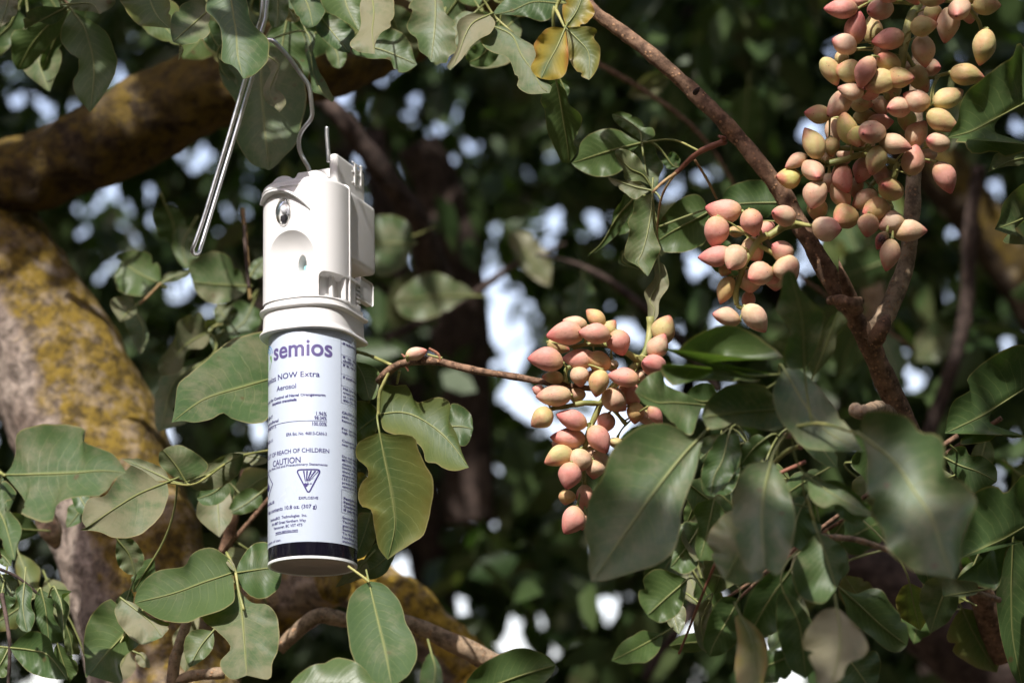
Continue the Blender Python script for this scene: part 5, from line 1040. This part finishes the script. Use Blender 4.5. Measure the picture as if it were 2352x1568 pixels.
# front shell as a fine height field over (outline, height)
SO = outline(100, 100, 4, n=2.7, rc=3, m=900)[:901]
d_ = np.linalg.norm(np.diff(np.array(SO), axis=0), axis=1); sl = np.concatenate([[0], np.cumsum(d_)])
NS = 420; su = np.linspace(0, sl[-1], NS); SOu = np.interp(su, sl, [p[0] for p in SO]); SOw = np.interp(su, sl, [p[1] for p in SO])
SNu = np.gradient(SOw, su); SNw = -np.gradient(SOu, su); ln = np.hypot(SNu, SNw); SNu /= ln; SNw /= ln
if SNw[NS // 2] < 0: SNu, SNw = -SNu, -SNw
def surf(x, y):
    """the place (s, z) on the front shell seen at (x, y)"""
    best = None
    for k in range(10, NS - 10, 1):
        p = HP(SOu[k], SOw[k], 0.2)
        nn = HR * SNu[k] + HF * SNw[k]
        if nn.dot(CAM - p) <= 0: continue
        e = abs(proj(p + (AX * (0.0)))[0] - x)
        if best is None or e < best[0]: best = (e, k)
    k = best[1]; return su[k], hz(y, SOu[k], SOw[k]), k
z0, z1 = Y(684), Y(405)
sd_, zd_, _ = surf(665, 596); sn_, zn_, kn_ = surf(684, 604); sw0, zw0, _ = surf(733, 622); zw1 = surf(733, 677)[1]; se_, ze_, ke_ = surf(650, 487)
zpx = (z1 - z0) / 274.0                  # metres of height per view pixel on the front
NZ = 330; V = []; F = []
def sst(a, b, x): t = max(0, min(1, (x - a) / (b - a))); return t * t * (3 - 2 * t)
for i in range(NZ):
    z = z0 + (z1 - z0) * i / (NZ - 1); q = (z1 - z) / zpx
    top = -15 * (1 - min(1, q / 13)) ** 2 if q < 13 else 0
    for k in range(NS):
        s = su[k]; ins = 0
        r = math.hypot((s - sd_) / 61, (z - zd_) / zpx / 66)
        if r < 1: ins += 30 * (1 - r ** 2.2)
        rn = math.hypot((s - sn_) / 15, (z - zn_) / zpx / 26)
        ins += 26 * (1 - sst(.75, 1.0, rn))
        dx_, dy_ = 14 - (sw0 - s), 14 - (zw0 - z) / zpx
        dist_ = 14 - math.hypot(max(dx_, 0), max(dy_, 0)) if dx_ > 0 and dy_ > 0 else min(sw0 - s, (zw0 - z) / zpx)
        rw = min(sst(-1, 3, dist_), sst(-1, 3, (z - zw1) / zpx))
        ins += 30 * rw
        rl = math.hypot((s - se_) / 22, (z - ze_) / zpx / 36)
        ins += 9 * (1 - sst(.85, 1.0, rl))
        lip = 4.0 * math.exp(-((q - 21) / 2.2) ** 2) * sst(sl[-1] * .35, sl[-1] * .55, s)
        e = top - ins + lip
        V.append(HP(SOu[k] + SNu[k] * e, SOw[k] + SNw[k] * e, z))
for i in range(NZ - 1):
    for k in range(NS - 1): F.append((i * NS + k, i * NS + k + 1, (i + 1) * NS + k + 1, (i + 1) * NS + k))
F.append(tuple((NZ - 1) * NS + k for k in range(NS)))
sh = obj('front_shell', V, F, M['white'], disp_); md = sh.modifiers.new('edge', 'EDGE_SPLIT'); md.split_angle = R(55)
# flange where the two halves meet, then the deep rear box
def band(hw, w0, w1, rc=6): return [(hw, w0), (-hw, w0), (-hw, w1), (hw, w1)]
loft('flange', [(outline(101.5, 2, 8, rc=2, m=40), Y(681)), (outline(101.5, 2, 8, rc=2, m=40), Y(419)), (outline(99, 2, 8, rc=2, m=40), Y(411)), (outline(94, 2, 8, rc=2, m=40), Y(406)), (outline(86, 2, 8, rc=2, m=40), Y(403.5))], 'white')
def box(name, u0, u1, w0, w1, za, zb_t, mat='white', bev=.0012, parent=disp_, seg=3, top=None):
    bm = bmesh.new(); vs = []
    for z in (za, zb_t):
        for u, w in ((u0, w0), (u1, w0), (u1, w1), (u0, w1)): vs.append(bm.verts.new(HP(u, w, z) - parent_loc(parent)))
    for f in ((3, 2, 1, 0), (4, 5, 6, 7), (0, 1, 5, 4), (1, 2, 6, 5), (2, 3, 7, 6), (3, 0, 4, 7)): bm.faces.new([vs[i] for i in f])
    bmesh.ops.recalc_face_normals(bm, faces=bm.faces)
    if bev: bmesh.ops.bevel(bm, geom=bm.edges[:], offset=bev, segments=seg, affect='EDGES', profile=.6)
    me = bpy.data.meshes.new(name); bm.to_mesh(me); bm.free(); me.polygons.foreach_set('use_smooth', [True] * len(me.polygons)); me.materials.append(M[mat])
    o = bpy.data.objects.new(name, me); COL.objects.link(o); o.parent = parent
    md = o.modifiers.new('edge', 'EDGE_SPLIT'); md.split_angle = R(28); return o
zbt, zbb = hz(437, 92, -20), hz(633, 95, -150)
box('rear_box', -94, 95, -155, -4, zbb, zbt, bev=.0045, seg=5)
box('rear_rail', 60, 90, -60, -8, Y(700), Y(640) , bev=.001)
# top: clamp ears, lobes and bridge that hold the wire
box('clamp_ear', 50, 71, -148, 4, Y(470), hz(351, 69, 0), bev=.0035, seg=5)
box('bridge', -62, 54, -84, -48, Y(440), hz(388, 0, -48), bev=.003)
box('rib', 70, 73.5, -98, -86, hz(424, 70, -78), hz(371, 70, -78), bev=.0005); box('rib', 70, 73.5, -128, -119, hz(424, 70, -108), hz(376, 70, -108), bev=.0005)
for yy in (373, 395, 420): box('rib', 70, 73, -127, -76, hz(yy + 3, 70, -86), hz(yy, 70, -86), bev=.0004)
def lobe(u, w, r, th, zc, name='lobe', ang=0):
    """half disc standing across the top of the housing"""
    n = 20; a = R(ang); V = []; F = []
    for sgn in (-.5, .5):
        for k in range(n + 1):
            t = math.pi * k / n; cu, cz = r * math.cos(t), r * math.sin(t)
            V.append(HP(u + cu * math.cos(a) + sgn * th * math.sin(a), w - cu * math.sin(a) + sgn * th * math.cos(a), zc + cz * KH * .95))
    m_ = n + 1
    for k in range(n): F.append((k, k + 1, m_ + k + 1, m_ + k))
    F.append(tuple(range(m_))[::-1]); F.append(tuple(m_ + k for k in range(m_))); F.append((0, m_, 2 * m_ - 1, m_ - 1))
    o = obj(name, V, F, M['white'], disp_); md = o.modifiers.new('edge', 'EDGE_SPLIT'); md.split_angle = R(40)
zt_h = Y(409)
for u, w, r, th in ((-46, 44, 34, 7), (-62, 22, 34, 7), (30, 40, 38, 7), (14, 56, 30, 6), (-12, -8, 38, 7), (32, -14, 40, 7), (-60, -14, 40, 16), (-62, -50, 38, 14), (4, 12, 24, 8), (-8, -40, 44, 12)):
    lobe(u, w, r, th, zt_h - .001)
loft('top_plate', [(outline(80, 72, 78), Y(411)), (outline(80, 72, 78), Y(405)), (outline(77, 69, 75), Y(404))], 'white')
# brow over the sensor: a ridge swept along the shell
BR = pts('w', '604,470 612,456 622,447 636,442 651,441 665,444 678,450 691,459 702,469 709,477 713,483')
V = []; F = []; prof = [0.55, .8, 1, 1, 1, .95, .85, .7, .5, .3, .05]
BRs = spline([p + (q,) for p, q in zip(BR, prof)], 40); m_ = 8
for i, (x, y, q) in enumerate(BRs):
    s, z, k = surf(x, y); p = HP(SOu[k], SOw[k], z); n_ = (HR * SNu[k] + HF * SNw[k]).normalized()
    a_, b_ = max(i - 1, 0), min(i + 1, 39); sa, za, ka = surf(*BRs[a_][:2]); sb, zb__, kb = surf(*BRs[b_][:2])
    T_ = (HP(SOu[kb], SOw[kb], zb__) - HP(SOu[ka], SOw[ka], za)).normalized(); c_ = n_.cross(T_).normalized()
    h = q * 17 * KH + .0003; t_ = lerp(2, 4.6, q) * KH
    for j in range(m_):
        a = math.pi * j / (m_ - 1); V.append(p + n_ * (h * math.sin(a) ** .6 - .0006) + c_ * t_ * math.cos(a))
for i in range(39):
    for j in range(m_ - 1): F.append((i * m_ + j, i * m_ + j + 1, (i + 1) * m_ + j + 1, (i + 1) * m_ + j))
    F.append((i * m_ + m_ - 1, i * m_, (i + 1) * m_, (i + 1) * m_ + m_ - 1))
F.append(tuple(range(m_))); F.append(tuple(39 * m_ + j for j in range(m_)))
obj('brow', V, F, M['white'], disp_)
# sensor window: clear dome over a dark chip and a small bulb
nE = (HR * SNu[ke_] + HF * SNw[ke_]).normalized(); tE = AX.cross(nE).normalized(); cE = HP(SOu[ke_], SOw[ke_], ze_)
def ellip(name, c, ru, rz, rn, mat, parent, nu=28, nv=14):
    V = []; F = []
    for i in range(nv + 1):
        ph = math.pi * i / nv
        for j in range(nu):
            t = 2 * math.pi * j / nu; V.append(c + tE * ru * math.sin(ph) * math.cos(t) + (AX * (rz)) * math.sin(ph) * math.sin(t) + nE * rn * math.cos(ph))
    for i in range(nv):
        for j in range(nu): F.append((i * nu + j, i * nu + (j + 1) % nu, (i + 1) * nu + (j + 1) % nu, (i + 1) * nu + j))
    return obj(name, V, F, M[mat], parent)
win = ellip('sensor_window', cE - nE * .0008, 21 * KH, 33 * KH, .0046, 'glass', disp_)
def chip(name, u0, u1, v0, v1, dep, th, mat):
    V = []
    for d in (dep - th, dep):
        for u, v in ((u0, v0), (u1, v0), (u1, v1), (u0, v1)): V.append(cE + tE * u * KH + (AX * (v * KH)) + nE * d)
    obj(name, V, [(0, 1, 2, 3), (4, 5, 6, 7), (0, 1, 5, 4), (1, 2, 6, 5), (2, 3, 7, 6), (3, 0, 4, 7)], M[mat], win, smooth=False)
chip('chip', -10, 9, -21, -7, .0006, .002, 'chip'); chip('chip', 10, 17, -7, 8, .0004, .002, 'grey'); chip('chip', -6, 6, -27, -21, .0002, .0015, 'chip')
ellip('bulb', cE + (AX * (7 * KH)) - nE * .0002, 8.5 * KH, 12 * KH, .0026, 'bulb', win, 18, 10)
nN = (HR * SNu[kn_] + HF * SNw[kn_]).normalized(); tN = AX.cross(nN).normalized(); cN = HP(SOu[kn_], SOw[kn_], zn_)
nz = MB(); nz.add(*tube([cN - nN * .019 + tN * .0012, cN - nN * .0135 + tN * .0012], 6.5 * KH, 20)); nz.build('nozzle', M['cyan'], disp_, smooth=False)
# latch inside the side recess and the milky tab
zl0, zl1 = surf(760, 676)[1], surf(760, 624)[1]
box('latch_post', 70, 79, 34, 46, zl0, zl1, bev=.0004); box('latch_post', 88, 99, 12, 19, zl0, zl1, bev=.0004); box('latch_post', 82, 97, -38, -2, zl0 - .004, zl1 + .004, bev=.0006)
for k in range(7): box('ratchet_tooth', 84, 97.5, -64, -44, lerp(zl0 - .006, zl1, k / 7), lerp(zl0 - .006, zl1, (k + .55) / 7), 'milky', bev=.0003)
box('tab', 84, 93, -136, -66, hz(697, 90, -100), hz(643, 90, -100), 'milky', bev=.0038, seg=5)
loft('latch_shelf', [(outline(101, 60, 66), surf(790, 682)[1] - .003), (outline(101, 60, 66), surf(790, 682)[1] - .0012)], 'white')
loft('latch_shelf', [(outline(101, 40, 66), zl1 + .0005), (outline(101, 40, 66), zl1 + .0022)], 'white')

# ---- wire hook
hk = thing('wire_hook', 'bent zinc-plated wire hook with long doubled shank holding the dispenser', 'hook', W(600, 60, 2.0))
def wire(name, s, n=150, r=5.1):
    P = spline([(q[0], q[1], q[2] + 0.085 * (1302 - q[1]) / 1302) for q in pts('w', s)], n)
    V, F = tube([W(*q) for q in P], [r * K * q[2] / FOC for q in P], 14); return obj(name, V, F, M['metal'], hk)
wire('hanger_wire', '603,-60,1.995 603.5,-10,1.995 602.5,20,1.995 600,42,1.996 593,62,1.998 588,84,1.998 583,110,1.998 570,158,1.998 545,245,1.998 520,330,1.998 495,412,1.998 468,500,1.998 447,560,1.998 442.6,570,1.999 442.5,577,2.0 446,583,2.002 452,584,2.004 457.5,579,2.006 461,568,2.007 485,490,2.01 510,408,2.012 535,326,2.014 560,243,2.014 585,160,2.012 599,113,2.010 604,101,2.006 609,94.5,2.004 616,92,2.004 624,93,2.004 632,98,2.004 645,111,2.006 665,134,2.008 687,165,2.012 704,188,2.014 711,203,2.015 714,222,2.016 717,252,2.018 717,264,2.019 712,277,2.02 700,292,2.022 691,306,2.024 686.5,322,2.026 687.5,340,2.028 692,355,2.03 700,370,2.03 708,384,2.03 712,396,2.03', 320)
wire('top_wire', '613,-60,2.004 613.5,-10,2.004 612,22,2.004 609,44,2.004 603,66,2.004 598,86,2.004 597,100,2.004', 60)
wire('wire_end', '751,292,2.02 751,310,2.02 752.5,330,2.02 754,350,2.02 755,372,2.02', 30, 5)
